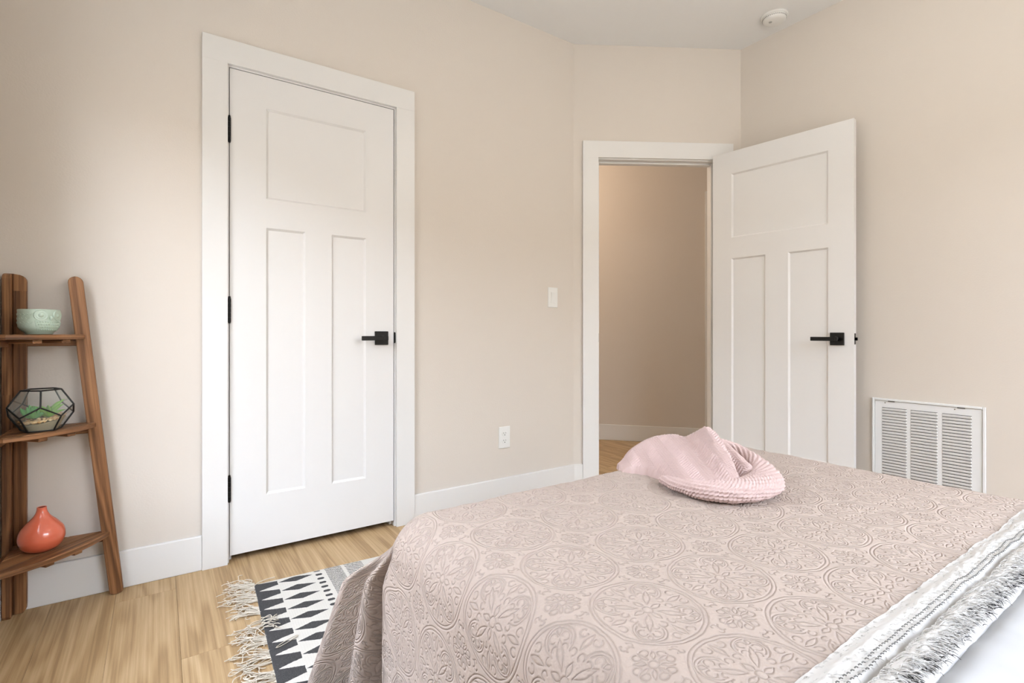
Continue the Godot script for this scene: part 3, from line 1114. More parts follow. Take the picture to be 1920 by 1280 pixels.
func shelf() -> void:
	var o := thing("corner_shelf", "brown wooden three-tier corner ladder shelf with slatted quarter-round shelves", "shelf", Transform3D(Basis.IDENTITY, SHELF_C))
	var rng := RandomNumberGenerator.new()
	rng.seed = 8
	var g := Geo.new()
	# corner post of two boards
	g.uvo = Vector2(0.1, 0.2)
	var pp := PackedVector2Array([Vector2(0.024, 0.0), Vector2(0.048, 0.0), Vector2(0.057, 0.012), Vector2(0.058, 0.03)])
	pp.append(Vector2(0.058, 1.132))
	for k in 6:
		var an := PI / 2 * k / 5
		pp.append(Vector2(0.034 + 0.024 * cos(an), 1.132 + 0.024 * sin(an)))
	pp.append(Vector2(0.024, 1.158))
	g.prism(pp, 0.0, 0.020, 0.0015)
	part("post", g, M.acacia_wood, o)
	g = Geo.new()
	g.uvo = Vector2(0.33, 0.55)
	var p2 := PackedVector2Array()
	for v in pp:
		p2.append(Vector2(-(v.x - 0.002), v.y))
	g.xf = Transform3D(Basis(Vector3(0, 0, -1), Vector3.UP, Vector3(1, 0, 0)), Vector3.ZERO)
	p2.append(Vector2(0.0, 1.16))
	p2.append(Vector2(0.0, 0.0))
	g.prism(p2, 0.002, 0.023, 0.0015)
	part("post", g, M.acacia_wood, o)
	# leaning legs
	g = Geo.new()
	g.uvo = Vector2(0.2, 0.0)
	board(g, Vector3(0.3045, 0.0, 0.029), Vector3(0.186, 1.157, 0.029), Vector3.RIGHT, 0.041, 0.026, true)
	part("leg", g, M.acacia_wood, o)
	g = Geo.new()
	g.uvo = Vector2(0.4, 0.3)
	board(g, Vector3(0.0135, 0.0, 0.3045), Vector3(0.0005, 1.160, 0.186), Vector3(0, 0, -1), 0.041, 0.022, true)
	part("leg", g, M.acacia_wood, o)
	# shelves
	var th := 0.017
	for s in [[0.236, 0.285], [0.636, 0.2465], [0.952, 0.2150]]:
		var y: float = s[0]
		var poly := shelf_poly(s[1])
		var far: float = (s[1] + 0.04) / 1.4142 + 0.04
		var slats := 4
		var sh := Node3D.new()
		sh.name = numbered(o, "shelf_board")
		o.add_child(sh, true)
		for k in slats:
			var d0 := 0.0 if k == 0 else far * k / slats + 0.0014
			var d1 := far * (k + 1) / slats - 0.0014
			var u := Vector2(0.70711, 0.70711)
			var r := Vector2(0.70711, -0.70711)
			var strip := PackedVector2Array([u * d0 - r, u * d0 + r, u * d1 + r, u * d1 - r])
			for piece in Geometry2D.intersect_polygons(poly, strip):
				g = Geo.new()
				g.grain = 1
				# laid flat with the grain along the slat
				g.uvo = Vector2(rng.randf(), rng.randf())
				var q := PackedVector2Array()
				for v in piece:
					q.append(Vector2(v.dot(u), v.dot(-r)))
				g.xf = Transform3D(Basis(Vector3(u.x, 0, u.y), Vector3(-r.x, 0, -r.y), Vector3.UP), Vector3(0, y - th, 0))
				if (g.xf.basis.determinant()) < 0:
					g.xf.basis = Basis(Vector3(u.x, 0, u.y), Vector3(-r.x, 0, -r.y), Vector3.DOWN)
					g.xf.origin.y = y
				g.prism(q, 0.0, th, 0.0024)
				part("slat", g, M.acacia_wood, sh)
		# rails from the post to the legs and a cleat under the slats
		g = Geo.new()
		g.grain = 0
		g.bx(Vector3(0.058, y - th - 0.024, 0.004), Vector3(s[1] - 0.012, y - th, 0.020), 0.0015)
		part("rail", g, M.acacia_wood, o)
		g = Geo.new()
		g.grain = 2
		g.bx(Vector3(0.004, y - th - 0.024, 0.056), Vector3(0.020, y - th, s[1] - 0.012), 0.0015)
		part("rail", g, M.acacia_wood, o)
		g = Geo.new()
		g.grain = 0
		g.xf = Transform3D(Basis(Vector3(0.70711, 0, 0.70711), Vector3.UP, Vector3(-0.70711, 0, 0.70711)), Vector3.ZERO)
		for e in [-0.045, 0.045]:
			g.bx(Vector3(0.075 + absf(e) * 0.3, y - th - 0.013, e - 0.014), Vector3(far - 0.022, y - th, e + 0.014), 0.002)
		part("cleat", g, M.acacia_wood, o)
	owl_bowl(Vector3(-0.3265, 0.952, 0.132))
	terrarium(Vector3(-0.318, 0.636, 0.150))
	vase(Vector3(-0.319, 0.236, 0.138))


func owl_bowl(at: Vector3) -> void:
	# the face is turned a little to the right of the camera
	var o := thing("owl_bowl", "small pale green ceramic owl bowl on the top shelf", "bowl", Transform3D(Basis(Vector3.UP, deg_to_rad(40)), at))
	var prof := [Vector2(0.0, 0.001), Vector2(0.033, 0.0), Vector2(0.036, 0.003), Vector2(0.036, 0.006), Vector2(0.045, 0.013), Vector2(0.0515, 0.023), Vector2(0.0535, 0.036), Vector2(0.0535, 0.055), Vector2(0.0535, 0.074), Vector2(0.0540, 0.080), Vector2(0.0530, 0.0825), Vector2(0.0505, 0.0825), Vector2(0.0495, 0.078), Vector2(0.0495, 0.045), Vector2(0.044, 0.02), Vector2(0.0, 0.012)]
	var g := Geo.new()
	g.lathe(prof, 56)
	part("body", g, M.celadon_glaze, o)
	# eyes
	for s in [-1.0, 1.0]:
		g = Geo.new()
		var an: float = s * 0.47
		var dir := Vector3(sin(an), 0, cos(an))
		g.xf = Transform3D(Basis(Vector3.UP.cross(dir), dir, Vector3.UP.cross(dir).cross(dir)), dir * 0.0508 + Vector3(0, 0.063, 0))
		g.lathe([Vector2(0.0185, 0.0), Vector2(0.0182, 0.0032), Vector2(0.0172, 0.0042), Vector2(0.0160, 0.0032), Vector2(0.0135, 0.0026), Vector2(0.0120, 0.0036), Vector2(0.0105, 0.0040), Vector2(0.0090, 0.0030), Vector2(0.0065, 0.0030), Vector2(0.0050, 0.0052), Vector2(0.0025, 0.0064), Vector2(0.0, 0.0066)], 24)
		part("eye", g, M.celadon_glaze, o)
	g = Geo.new()
	g.tube([Vector3(0, 0.060, 0.0535), Vector3(0, 0.053, 0.0585), Vector3(0, 0.046, 0.0545)], [0.0025, 0.0060, 0.0012], 8)
	part("beak", g, M.celadon_glaze, o)
	# breast of small knobs
	g = Geo.new()
	for row in 4:
		var y := 0.041 - row * 0.0085
		var r := 0.0532 if y > 0.03 else (0.0515 if y > 0.022 else 0.0475)
		for k in 11 - row:
			var an := (k - (10.0 - row) / 2.0) * 0.125
			var p := Vector3(sin(an) * r, y, cos(an) * r)
			var ball := Geo.new()
			ball.lathe([Vector2(0.0, -0.0026), Vector2(0.0020, -0.0017), Vector2(0.0026, 0.0), Vector2(0.0020, 0.0017), Vector2(0.0, 0.0026)], 8)
			g.add(ball, Transform3D(Basis.IDENTITY, p))
	part("breast_knobs", g, M.celadon_glaze, o)
	# wings: edge line and rows of feather scallops
	for s in [-1.0, 1.0]:
		g = Geo.new()
		var edge := []
		for k in 9:
			var an: float = s * (0.74 - 0.012 * k)
			var y := 0.046 - 0.0042 * k
			var r := 0.0538 if y > 0.03 else lerpf(0.0455, 0.0538, clampf((y - 0.012) / 0.02, 0, 1))
			edge.append(Vector3(sin(an) * r, y, cos(an) * r))
		g.tube(edge, [0.0013], 6)
		for row in 4:
			for k in 6:
				var arc := []
				for q in 7:
					var f := q / 6.0
					var an: float = s * (0.86 + 0.24 * (k + f) + 0.12 * (row % 2))
					var y := 0.068 - row * 0.0135 - 0.0055 * sin(PI * f)
					var r := 0.0536 if y > 0.03 else lerpf(0.0470, 0.0536, clampf((y - 0.014) / 0.018, 0, 1))
					arc.append(Vector3(sin(an) * r, y, cos(an) * r))
				g.tube(arc, [0.0010], 5)
		part("wing", g, M.celadon_glaze, o)


func terrarium(at: Vector3) -> void:
	# a dodecahedron of glass with one pentagon left open on top; a ridge faces the camera
	var face_dir := Vector2(0.0 - at.x, 2.432 - at.z).normalized()
	var yaw := atan2(face_dir.x, face_dir.y) - 0.03
	var at3 := Transform3D(Basis(Vector3.UP, yaw), at)
	var o := thing("glass_terrarium", "black-framed geometric glass terrarium on the middle shelf", "terrarium", at3)
	var r2 := 0.0850
	var r1 := r2 / 1.618
	var hh := 0.1340
	var h1 := hh / 2
	var h2 := h1 * 0.2361
	var V := []
	for k in 5:
		V.append(Vector3(sin(TAU * k / 5) * r1, hh, cos(TAU * k / 5) * r1))          # 0-4 top
	for k in 5:
		V.append(Vector3(sin(TAU * k / 5) * r2, h1 + h2, cos(TAU * k / 5) * r2))     # 5-9
	for k in 5:
		V.append(Vector3(sin(TAU * (k + 0.5) / 5) * r2, h1 - h2, cos(TAU * (k + 0.5) / 5) * r2))  # 10-14
	for k in 5:
		V.append(Vector3(sin(TAU * (k + 0.5) / 5) * r1, 0.0022, cos(TAU * (k + 0.5) / 5) * r1))     # 15-19
	var faces := []
	var edges := []
	for k in 5:
		var l := (k + 1) % 5
		faces.append([k, l, 5 + l, 10 + k, 5 + k])
		faces.append([15 + k, 15 + l, 10 + l, 5 + l, 10 + k])
		edges.append_array([[k, l], [k, 5 + k], [5 + k, 10 + k], [10 + k, 5 + l], [10 + k, 15 + k], [15 + k, 15 + l]])
	faces.append([15, 16, 17, 18, 19])
	var c := Vector3(0, h1, 0)
	var g := Geo.new()
	for e in edges:
		g.tube([V[e[0]], V[e[1]]], [0.0026], 6)
	part("frame", g, M.frame_black, o)
	for f in faces:
		g = Geo.new()
		var p := []
		for k in f:
			p.append(c + (V[k] - c) * 0.985)
		g.face(p, c)
		part("pane", g, M.pane_glass, o)
	# sand in the bottom, sloping up to the right and back
	var sand_pts := []
	var sand_uv := []
	var nz := noise(77, 40.0, 2)
	var kmax := 20
	for i in kmax + 1:
		var row := PackedVector3Array()
		var uvr := PackedVector2Array()
		for j in 41:
			var an := TAU * j / 40
			var dir := Vector3(sin(an), 0, cos(an))
			var q := float(i) / kmax
			# bottom point on the inside of the glass, then over the top of the sand
			var top_y := 0.034 + 0.16 * dir.x * r1 - 0.11 * dir.z * r1
			var rim := lerpf(0.050, 0.076, clampf(top_y / 0.055, 0, 1)) * 0.93
			var pt: Vector3
			if i <= 6:
				var w := i / 6.0
				pt = dir * lerpf(r1 * 0.78, rim * 0.93, w) + Vector3(0, lerpf(0.004, top_y, w), 0)
			else:
				var w := (i - 6) / float(kmax - 6)
				pt = dir * rim * 0.93 * (1.0 - w) + Vector3(0, lerpf(top_y, 0.038, w) + 0.002 * nz.get_noise_2d(dir.x * (1 - w), dir.z * (1 - w)), 0)
			row.append(pt)
			uvr.append(Vector2(q, an))
		sand_pts.append(row)
		sand_uv.append(uvr)
	var sd := put("sand", sheet(sand_pts, sand_uv, true), M.sand, self, at3)
	tag(sd, "grey-beige sand sloping up inside the glass terrarium", "sand", "", "stuff")
	# pebbles
	var rng := RandomNumberGenerator.new()
	rng.seed = 12
	var pb := thing("pebbles", "cream pebbles heaped on the sand inside the glass terrarium", "pebbles", at3, "", "stuff")
	for kind in 2:
		g = Geo.new()
		for k in 75:
			var an := rng.randf() * TAU
			var r := sqrt(rng.randf()) * 0.058
			if k < 42:
				an = rng.randf_range(-0.9, 0.9)
				r = rng.randf_range(0.044, 0.062)
			var dir := Vector3(sin(an), 0, cos(an))
			var p := dir * r
			p.y = 0.0385 + 0.13 * p.x - 0.10 * p.z + rng.randf() * 0.004
			var sz := rng.randf_range(0.0028, 0.0050)
			var ball := Geo.new()
			ball.lathe([Vector2(0.0, -0.7), Vector2(0.62, -0.5), Vector2(1.0, 0.0), Vector2(0.68, 0.5), Vector2(0.0, 0.68)], 7)
			g.add(ball, Transform3D(Basis.from_euler(Vector3(rng.randf() * 0.6, rng.randf() * TAU, rng.randf() * 0.6)).scaled(Vector3(sz * rng.randf_range(0.9, 1.4), sz, sz)), p))
		tag(part("pebble_layer", g, M.pebble_cream if kind == 0 else M.pebble_tan, pb), "", "", "", "stuff")
	# two succulents
	succulent("rosette_succulent", "blue-green rosette succulent at the left in the glass terrarium", at3 * Vector3(-0.022, 0.044, 0.010), 17, 0.056, 0.5, M.leaf_blue_green, 3)
	succulent("spiky_succulent", "pointed light green succulent at the right in the glass terrarium", at3 * Vector3(0.018, 0.043, 0.004), 10, 0.074, 0.32, M.leaf_green, 6)


func succulent(called: String, label: String, at: Vector3, count: int, length: float, fat: float, m: Material, sd: int) -> void:
	var o := thing(called, label, "succulent", Transform3D(Basis.IDENTITY, at))
	var rng := RandomNumberGenerator.new()
	rng.seed = sd
	for k in count:
		var q := float(k) / count
		var l := length * (0.7 + 0.3 * rng.randf()) * (1.0 - 0.2 * q)
		var lift := lerpf(0.35, 1.3, q) if fat > 0.4 else lerpf(0.55, 1.35, rng.randf())
		var an := k * 2.39996 + rng.randf() * 0.3
		var path := []
		var rad := []
		for s in 9:
			var f := s / 8.0
			var bend := lift + (0.35 if fat > 0.4 else -0.35) * f
			path.append(Vector3(cos(bend) * l * f, sin(bend) * l * f, 0))
			rad.append(maxf(0.0004, l * fat * 0.34 * pow(sin(PI * pow(f * 0.94 + 0.03, 0.75)), 0.8)))
		var g := Geo.new()
		g.tube(path, rad, 8)
		# flatten the leaf across its bend
		for i in g.v.size():
			g.v[i].z *= 1.0
			g.v[i].y *= 0.92
		part("leaf", g, m, o, Transform3D(Basis(Vector3.UP, an), Vector3.ZERO))


func vase(at: Vector3) -> void:
	var o := thing("bud_vase", "round glossy coral vase with a narrow neck on the bottom shelf", "vase", Transform3D(Basis.IDENTITY, at))
	var pr := [Vector2(0.0, 0.001), Vector2(0.026, 0.0), Vector2(0.032, 0.002)]
	var ctl := [Vector2(0.032, 0.002), Vector2(0.0500, 0.015), Vector2(0.0605, 0.042), Vector2(0.0560, 0.070), Vector2(0.040, 0.093), Vector2(0.0235, 0.111), Vector2(0.0150, 0.127), Vector2(0.0125, 0.140), Vector2(0.0128, 0.1425)]
	for i in ctl.size() - 1:
		var p0: Vector2 = ctl[maxi(i - 1, 0)]
		var p3: Vector2 = ctl[mini(i + 2, ctl.size() - 1)]
		for k in range(1, 7):
			pr.append(ctl[i].cubic_interpolate(ctl[i + 1], p0, p3, k / 6.0))
	pr.append_array([Vector2(0.0122, 0.1437), Vector2(0.0110, 0.1437), Vector2(0.0103, 0.1420)])
	var g := Geo.new()
	g.lathe(pr, 64)
	part("body", g, M.coral_glaze, o)
	g = Geo.new()
	g.lathe([Vector2(0.0103, 0.1420), Vector2(0.0100, 0.120), Vector2(0.0, 0.112)], 32)
	part("neck_opening", g, M.vase_inside, o)


# ------------------------------------------------------------------ rug
func rug() -> void:
	var f := Transform3D(Basis(Vector3.UP, -0.050), Vector3(0.2985, 0.0, 0.266))
	var o := thing("rug", "black and white woven rug with tasselled end sticking out under the bed", "rug", f)
	var rng := RandomNumberGenerator.new()
	rng.seed = 21
	var pts := []
	var uvs := []
	var long := 2.1
	var wide := 1.42
	var wav := noise(41, 3.0, 2)
	var keep := []
	for j in 60:
		var t := wide * j / 59.0
		var row := PackedVector3Array()
		var uvr := PackedVector2Array()
		# up over the left edge, across, and down again
		row.append(Vector3(0.0, 0.0002, t))
		uvr.append(Vector2(0, t))
		for i in 106:
			var s := long * i / 105.0
			var y := 0.0055 + 0.0015 * wav.get_noise_2d(s, t) * smoothstep(0.0, 0.05, s)
			if j == 0 or j == 59:
				y = 0.0002
			row.append(Vector3(s + 0.002 * wav.get_noise_2d(t * 4.0, 3.0) * (1.0 - minf(1.0, s * 8.0)), y, t))
			uvr.append(Vector2(s, t + 0.0692))
		row.append(Vector3(long, 0.0002, t))
		uvr.append(Vector2(long, t))
		pts.append(row)
		uvs.append(uvr)
	put("weave", sheet(pts, uvs), M.rug_weave, o)
	# tassels of loose cotton cords along the end
	var n := 15
	for k in n:
		var t0 := 0.018 + (wide - 0.04) * k / (n - 1)
		var g := Geo.new()
		var onto := k == 3
		var cords := 24
		var lean := rng.randf_range(-0.25, 0.25)
		var reach := rng.randf_range(0.085, 0.13)
		for c in cords:
			var start := Vector3(0.003, 0.004, t0 + rng.randf_range(-0.035, 0.035))
			var an := PI + lean + rng.randfn(0.0, 0.3)
			if onto and c % 2:
				an = rng.randf_range(-0.5, 0.9)
				start.x = -0.005
			var path := []
			var p := start
			var l := reach * rng.randf_range(0.75, 1.2)
			if onto and c % 2:
				l *= 0.55
			var steps := 15
			var curl := rng.randfn(0.0, 0.34)
			var ph := rng.randf() * TAU
			for s in steps:
				path.append(p)
				var fr := float(s) / steps
				var a2 := an + curl * s * fr * 0.55 + 0.8 * sin(ph + s * 0.9) * fr
				p += Vector3(cos(a2), 0, sin(a2)) * l / steps * 1.15
				p.y = (0.0085 if onto and c % 2 else 0.0022) + 0.010 * sin(PI * fr) * fposmod(c * 0.37, 1.0) + fposmod(c * 0.13, 0.004)
			g.tube(path, [0.0013], 6)
		part("tassel", g, M.cotton_cord, o)
	# a stray cord at the corner and one loop lying on the weave
	var g2 := Geo.new()
	g2.tube([Vector3(0.003, 0.006, 0.014), Vector3(0.02, 0.010, 0.006), Vector3(0.045, 0.010, -0.004), Vector3(0.075, 0.009, -0.008)], [0.0016], 6)
	part("stray_cord", g2, M.cotton_cord, o)
	g2 = Geo.new()
	var lp := []
	for k in 15:
		var an := TAU * k / 14.0
		lp.append(Vector3(0.052 + 0.034 * cos(an), 0.0085, 0.466 - 0.018 * cos(an) + 0.007 * sin(an)))
	g2.tube(lp, [0.0012], 6)
	part("stray_cord", g2, M.cotton_cord, o)


# ------------------------------------------------------------------ bed
const BX0 := 0.478
const BX1 := 2.025
const BZ0 := 1.150
const BZ1 := 3.30
const RND := 0.095
const DROP := 0.488

# cross-section of a soft edge: how far out and how far down at that length of cloth past the start of the curve
func over_edge(s: float) -> Vector2:
	var q := RND * PI / 2
	if s <= 0.0:
		return Vector2.ZERO
	if s < q:
		return Vector2(RND * sin(s / RND), RND * (1.0 - cos(s / RND)))
	return Vector2(RND, RND + (s - q))


# plan of the folds at the foot corner, relative to the bed's corner, at the full drop
const FOLDS := [Vector2(0.0, 0.10), Vector2(-0.004, 0.045), Vector2(-0.006, 0.012), Vector2(0.070, -0.020), Vector2(0.062, -0.045), Vector2(-0.045, -0.045), Vector2(-0.074, -0.075), Vector2(-0.050, -0.105), Vector2(-0.095, -0.130), Vector2(-0.148, -0.152), Vector2(-0.142, -0.180), Vector2(-0.050, -0.130), Vector2(0.060, -0.050), Vector2(0.12, -0.010)]

func fold_at(w: float) -> Vector2:
	var m := FOLDS.size() - 1
	var x := clampf(w, 0.0, 1.0) * m
	var i := mini(int(x), m - 1)
	return FOLDS[i].cubic_interpolate(FOLDS[i + 1], FOLDS[maxi(i - 1, 0)], FOLDS[mini(i + 2, m)], x - i)


var puff: FastNoiseLite

# where the cloth point (p, q) lies; p runs across the bed, q along it
func cloth(p: float, q: float, lift := 0.0) -> Vector3:
	var x0 := BX0 + RND
	var x1 := BX1 - RND
	var z0 := BZ0 + RND
	var dl := x0 - p
	var dr := p - x1
	var df := z0 - q
	var out: Vector3
	if df > 0.0 and (dl > 0.0 or dr > 0.0):
		var sd := 1.0 if dl > 0.0 else -1.0
		var ds := dl if dl > 0.0 else dr
		var rho := maxf(ds, df)
		var w := 0.5 * df / rho if ds >= df else 1.0 - 0.5 * ds / rho
		var e := over_edge(rho)
		var an := w * PI / 2
		var rx := x0 if dl > 0.0 else x1
		var rounded := Vector2(rx - sd * e.x * cos(an), z0 - e.x * sin(an))
		var k := pow(clampf(rho / 0.56, 0.0, 1.2), 0.85)
		var f := fold_at(w) 
		f = Vector2(f.x, f.y) * k + Vector2(0.0, 0.0)
		var corner := Vector2(BX0 if dl > 0.0 else BX1, BZ0)
		var folded := corner + Vector2(f.x * sd, f.y)
		# the ends of the fold path join the plain sides
		var b := smoothstep(0.05, 0.26, rho)
		var join := smoothstep(0.0, 0.10, w) * smoothstep(0.0, 0.10, 1.0 - w)
		var pl := rounded.lerp(folded, b)
		var side_pt := Vector2(rx - sd * e.x, z0) if w < 0.5 else Vector2(rx, z0 - e.x)
		pl = side_pt.lerp(pl, join) if b > 0.0 else rounded
		if b < 1.0:
			pl = rounded.lerp(pl, b)
		out = Vector3(pl.x, BED_H - e.y, pl.y)
		out.y = maxf(out.y, 0.012)
		return out + Vector3(0, lift, 0)
	if df > 0.0:
		var e := over_edge(df)
		var wav := 0.010 * sin(p * 17.0) * smoothstep(0.1, 0.45, df) * smoothstep(0.0, 0.2, p - x0)
		out = Vector3(p, BED_H - e.y + lift * (1.0 - e.x / RND), z0 - e.x - wav - lift * e.x / RND)
	elif dl > 0.0:
		var e := over_edge(dl)
		out = Vector3(x0 - e.x - lift * e.x / RND, BED_H - e.y + lift * (1.0 - e.x / RND), q)
		out.x -= 0.012 * sin(q * 13.0 + 2.0) * smoothstep(0.1, 0.45, dl) * smoothstep(0.0, 0.25, q - z0)
	elif dr > 0.0:
		var e := over_edge(dr)
		out = Vector3(x1 + e.x + lift * e.x / RND, BED_H - e.y + lift * (1.0 - e.x / RND), q)
	else:
		out = Vector3(p, BED_H + lift, q)
	var bump := 0.004 * puff.get_noise_2d(p * 5.0, q * 5.0) + 0.0018 * puff.get_noise_2d(p * 21.0 + 40.0, q * 21.0) + 0.0008 * puff.get_noise_2d(p * 60.0, q * 60.0)
	out.y += bump * (1.0 if maxf(maxf(dl, dr), df) < 0.05 else 0.6)
	return out


func bed() -> void:
	puff = noise(55, 1.0, 2)
	var o := thing("bed", "queen bed under the quilted bedspread, its foot towards the closet wall", "bed", Transform3D.IDENTITY)
	var g := Geo.new()
	g.bx(Vector3(BX0 + 0.03, 0.24, BZ0 + 0.03), Vector3(BX1 - 0.03, 0.475, BZ1), 0.03)
	part("mattress", g, M.mattress_cloth, o)
	g = Geo.new()
	g.bx(Vector3(BX0 + 0.06, 0.10, BZ0 + 0.06), Vector3(BX1 - 0.06, 0.24, BZ1), 0.01)
	part("base", g, M.mattress_cloth, o)
	for x in [BX0 + 0.12, BX1 - 0.12]:
		for z in [BZ0 + 0.35, BZ1 - 0.12]:
			g = Geo.new()
			g.bx(Vector3(x - 0.03, 0.007, z - 0.03), Vector3(x + 0.03, 0.10, z + 0.03), 0.003)
			part("leg", g, M.acacia_wood, o)
	# the quilted bedspread
	var q := RND * PI / 2
	var drop := DROP - RND + q
	var ps := []
	var p := BX0 + RND - drop
	while p < BX1 - RND + drop:
		ps.append(p)
		p += 0.0075 if p < BX0 + RND + 0.01 else 0.014
	var qs := []
	var z := BZ0 + RND - drop
	while z < 2.42:
		qs.append(z)
		z += 0.0075 if z < BZ0 + RND + 0.01 else 0.014
	var pts := []
	var uvs := []
	for zz in qs:
		var row := PackedVector3Array()
		var uvr := PackedVector2Array()
		for pp in ps:
			row.append(cloth(pp, zz))
			uvr.append(Vector2((pp - 0.565) / 0.2, (zz - 1.370) / 0.195))
		pts.append(row)
		uvs.append(uvr)
	var bs := put("bedspread", sheet(pts, uvs), M.quilt)
	tag(bs, "dusty pink quilted bedspread with embossed ring medallions hanging over the bed", "bedspread")
	white_throw()
	pink_blanket()


func white_throw() -> void:
	# a shaggy white throw lies across the bed, with the smooth top sheet beyond it
	var nz := noise(66, 1.0, 3)
	var pts := []
	var uvs := []
	for i in 46:
		var z := 2.085 + 0.1135 * i / 45.0
		var row := PackedVector3Array()
		var uvr := PackedVector2Array()
		for j in 150:
			var x := 0.30 + 1.75 * j / 149.0
			var zz := z + 0.006 * nz.get_noise_2d(x * 3.0, 0.0)
			var u := z - 2.085
			var h := 0.016 * smoothstep(0.0, 0.035, u) + 0.006 * smoothstep(0.035, 0.06, u)
			h -= 0.013 * exp(-pow((u - 0.068) / 0.006, 2))
			h += 0.016 * exp(-pow((u - 0.090) / 0.016, 2)) * (0.75 + 0.5 * nz.get_noise_2d(x * 14.0, 7.0))
			h += 0.0022 * nz.get_noise_2d(x * 90.0, z * 90.0)
			if i > 42:
				h = lerpf(h, 0.003, (i - 42) / 3.0)
			row.append(cloth(x, zz, h + 0.002))
			uvr.append(Vector2(x, z))
		pts.append(row)
		uvs.append(uvr)
	var o := thing("throw_blanket", "white shaggy throw with grey stitched stripe and dark flecks across the bed", "throw blanket")
	put("fabric", sheet(pts, uvs), M.white_fleece, o)
	var rng := RandomNumberGenerator.new()
	rng.seed = 91
	# two rows of grey stitches
	var g := Geo.new()
	for row in 2:
		for k in 150:
			var x := 0.52 + 1.45 * k / 150.0
			var z := 2.1345 + row * 0.0085 + 0.006 * nz.get_noise_2d(x * 3.0, 0.0) + 0.0008 * sin(x * 60.0)
			var a := cloth(x, z, 0.0255)
			g.tube([a + Vector3(-0.0024, 0, -0.001), a + Vector3(0, 0.0012, 0), a + Vector3(0.0024, 0, 0.001)], [0.0009], 5)
	tag(part("grey_stitching", g, M.grey_yarn, o), "two rows of grey stitches", "", "", "stuff")
	# tufts: white shag, then dark flecks at its lower edge
	var blade := Geo.new()
	blade.tube([Vector3.ZERO, Vector3(0.0, 0.003, 0.003), Vector3(0.0, 0.0042, 0.009), Vector3(0, 0.003, 0.016)], [0.0009, 0.0009, 0.0008, 0.0004], 4, false)
	var bm := blade.mesh()
	for kind in 3:
		var list := []
		for k in [11000, 2300, 7000][kind]:
			var x := rng.randf_range(0.5, 1.98)
			var u: float = [rng.randf_range(0.070, 0.103), rng.randfn(0.1035, 0.0045), rng.randf_range(0.0, 0.055)][kind]
			if kind == 1 and nz.get_noise_2d(x * 28.0, 50.0) < rng.randf_range(-0.6, 0.25):
				continue
			var z := 2.085 + u + 0.006 * nz.get_noise_2d(x * 3.0, 0.0)
			var h := 0.016 * smoothstep(0.0, 0.035, u) + 0.006 * smoothstep(0.035, 0.06, u) + 0.014 * exp(-pow((u - 0.090) / 0.016, 2)) * (0.75 + 0.5 * nz.get_noise_2d(x * 14.0, 7.0))
			var b := Basis(Vector3.UP, rng.randfn(0.0, 0.5)) * Basis(Vector3.RIGHT, rng.randfn(0.1, 0.3))
			var sc: float = rng.randf_range(0.7, 1.3) * [0.85, 0.5, 0.5][kind]
			list.append(Transform3D(b.scaled(Vector3.ONE * sc), cloth(x, z, h + (0.0045 if kind == 1 else 0.0))))
		var mm := MultiMesh.new()
		mm.transform_format = MultiMesh.TRANSFORM_3D
		mm.mesh = bm
		mm.instance_count = list.size()
		for k in list.size():
			mm.set_instance_transform(k, list[k])
		var mi := MultiMeshInstance3D.new()
		mi.name = ["white_shag", "dark_flecks", "short_pile"][kind]
		mi.multimesh = mm
		mi.material_override = M.charcoal_yarn if kind == 1 else M.white_fleece
		o.add_child(mi, true)
		mi.set_meta("kind", "stuff")
	# smooth white sheet up to the head of the bed
	pts = []
	uvs = []
	for i in 60:
		var z := 2.1900 + 1.10 * i / 59.0
		var row := PackedVector3Array()
		var uvr := PackedVector2Array()
		for j in 120:
			var x := 0.22 + 1.95 * j / 119.0
			var h := 0.004 + 0.018 * smoothstep(2.196, 2.214, z) + 0.007 * nz.get_noise_2d(x * 2.2, z * 2.2) * smoothstep(2.2, 2.3, z) + 0.004 * nz.get_noise_2d((x + z) * 9.0, (x - z) * 3.0)
			row.append(cloth(x, z, h))
			uvr.append(Vector2(x, z))
		pts.append(row)
		uvs.append(uvr)
	tag(put("duvet", sheet(pts, uvs), M.white_cotton), "smooth white duvet beyond the shaggy throw at the lower right", "duvet")


# ------------------------------------------------------------------ crumpled pink blanket
func capsule(p: Vector2, path: Array) -> Vector2:
	# highest (height, evenness) over a chain of [a, b, height, half width]
	var best := Vector2(-1, 0)
	for i in path.size() - 1:
		var a := Vector2(path[i][0], path[i][1])
		var b := Vector2(path[i + 1][0], path[i + 1][1])
		var ab := b - a
		var t := clampf((p - a).dot(ab) / ab.length_squared(), 0.0, 1.0)
		var d := p.distance_to(a + ab * t)
		var w := lerpf(path[i][3], path[i + 1][3], t)
		if d < w:
			var h := lerpf(path[i][2], path[i + 1][2], t) * pow(1.0 - (d / w) * (d / w), 0.42)
			if h > best.x:
				best = Vector2(h, (i + t) * 0.06)
	return best


func interp(x: float, tab: Array) -> float:
	if x <= tab[0][0]:
		return tab[0][1]
	for i in tab.size() - 1:
		if x <= tab[i + 1][0]:
			return lerpf(tab[i][1], tab[i + 1][1], (x - tab[i][0]) / (tab[i + 1][0] - tab[i][0]))
	return tab[-1][1]


